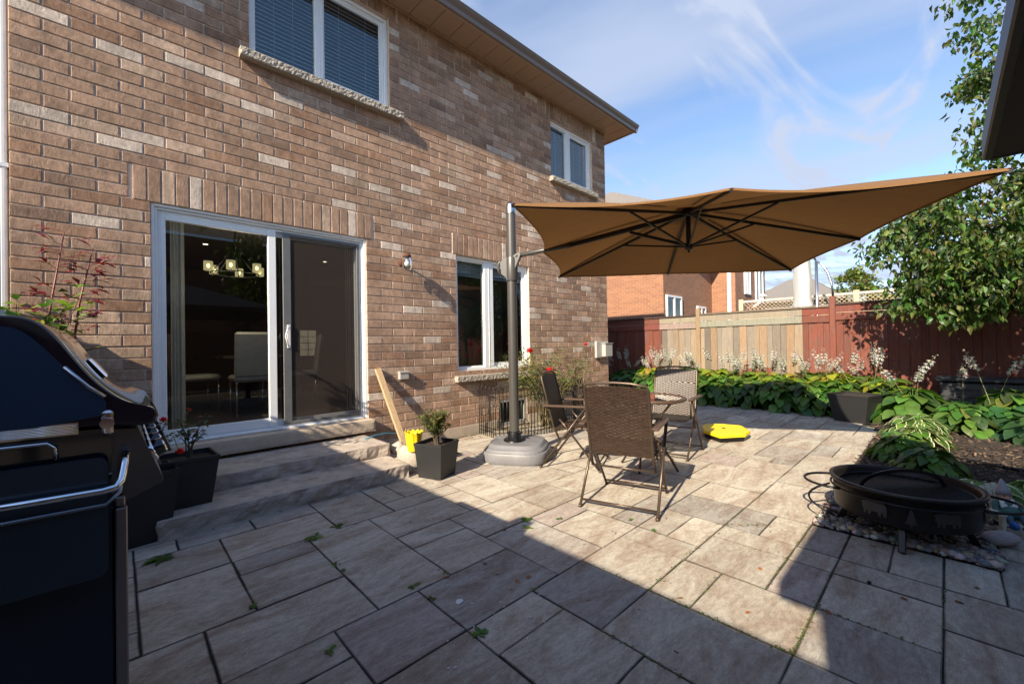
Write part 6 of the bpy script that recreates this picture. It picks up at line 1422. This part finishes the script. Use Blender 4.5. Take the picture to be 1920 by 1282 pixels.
g = MB(); crown(g, [((V(*c) - TR3), r) for c, r in (((7.0,-1.25,1.9),.42),((6.5,-1.55,2.3),.5),((7.3,-1.75,2.3),.5),((7.3,-1.15,2.95),.34),((6.2,-1.9,1.9),.45),((5.6,-1.8,2.3),.45),((6.8,-1.5,3.3),.4),((7.4,-1.5,3.8),.45),((5.3,-1.6,1.7),.35),((6.0,-1.35,2.9),.35),((6.1,-1.02,2.35),.34),((5.4,-1.02,2.75),.32),((6.6,-1.0,2.0),.3))], 260, .12, TG, 15); g.build('crown', M['leaf'], sh)
g = MB(); g.tube([(0, 0, 0), (-.1, .2, 1.2), (-.3, .6, 2.2)], [.09, .07, .03], 8); g.build('trunk', M['bark'], sh)
pt_ = empty('purple_leaf_tree', 'purple leaved tree glimpsed behind the green tree at the right edge', 'tree', (11.5, -1.9, 0)); TR2 = V(11.5, -1.9, 0)
g = MB(); crown(g, [((0.0, .55, 3.2), .5), ((-.2, 1.0, 3.45), .42), ((.1, .1, 3.8), .6), ((0, 1.2, 2.9), .35), ((.2, -.3, 2.9), .6), ((.2, .7, 2.4), .5)], 240, .09, [(.045, .015, .03), (.07, .025, .04), (.03, .012, .02), (.16, .12, .14)], 7); g.build('crown', M['leaf'], pt_)
g = MB(); g.tube([(0, 0, 0), (0, .1, 1.5), (0, .3, 2.6)], [.09, .07, .04], 8); g.build('trunk', M['bark'], pt_)
ft = empty('far_tree', 'feathery yellow green tree far beyond the lattice fence', 'tree', (36, 4.0, 0)); g = MB(); rd = random.Random(3)
cl = []
for k in range(26):
    a = rd.uniform(0, 6.28); rr_ = rd.uniform(0, 1) ** .6; cl.append(((rr_ * 1.7 * math.cos(a), rr_ * 1.8 * math.sin(a), 3.6 + 2.3 * (1 - rr_ ** 1.5) * rd.uniform(.55, 1)), rd.uniform(.35, .6)))
crown(g, cl, 90, .26, [(.16, .19, .045), (.11, .15, .035), (.20, .21, .07)], 8, hang=-.9); g.build('crown', M['leaf'], ft)
g = MB(); g.tube([(0, 0, 0), (0, 0, 4)], [.25, .12], 8); g.build('trunk', M['bark'], ft)

# ================================================================ BEHIND THE CAMERA (the rest of the garden closes in the sky there)
rh = empty('rear_house', 'tall brick house behind the garden', 'house', (0, 0, 0))
g = MB(); g.box((-9, -20, 0), (22, -13, 6.2)); g.build('wall', M['red_brick'], rh)
g = MB(); g.face([(-9.5, -12.5, 6.2), (22.5, -12.5, 6.2), (19, -16.5, 8.6), (-6, -16.5, 8.6)]); g.build('roof', M['shingle'], rh)
rf = empty('rear_fence', 'red board fence at the rear of the garden', 'fence', (0, 0, 0)); g = MB(); g.box((-6, -6.6, 0), (9.5, -6.56, 1.85), REDW); g.build('boards', M['fence'], rf)
for k, (x, y, z, r, lb) in enumerate(((5.0, -9.0, 4.6, 2.6, 'large tree behind the rear fence'), (-1.5, -9.5, 4.2, 2.2, 'smaller tree behind the rear fence'), (10.5, -8.0, 4.8, 2.4, 'tree behind the fence corner'))):
    t = empty('garden_tree', lb, 'tree', (x, y, 0)); g = MB(); rd = random.Random(70 + k)
    crown(g, [((rd.gauss(0, .45) * r, rd.gauss(0, .45) * r, z + rd.gauss(0, .38) * r), r * .34) for _ in range(22)], 40, .28, TG, 90 + k); g.build('crown', M['leaf'], t)
    g = MB(); g.tube([(0, 0, 0), (.1, 0, z * .5), (0, .1, z)], [.2, .15, .07], 10); g.build('trunk', M['bark'], t)
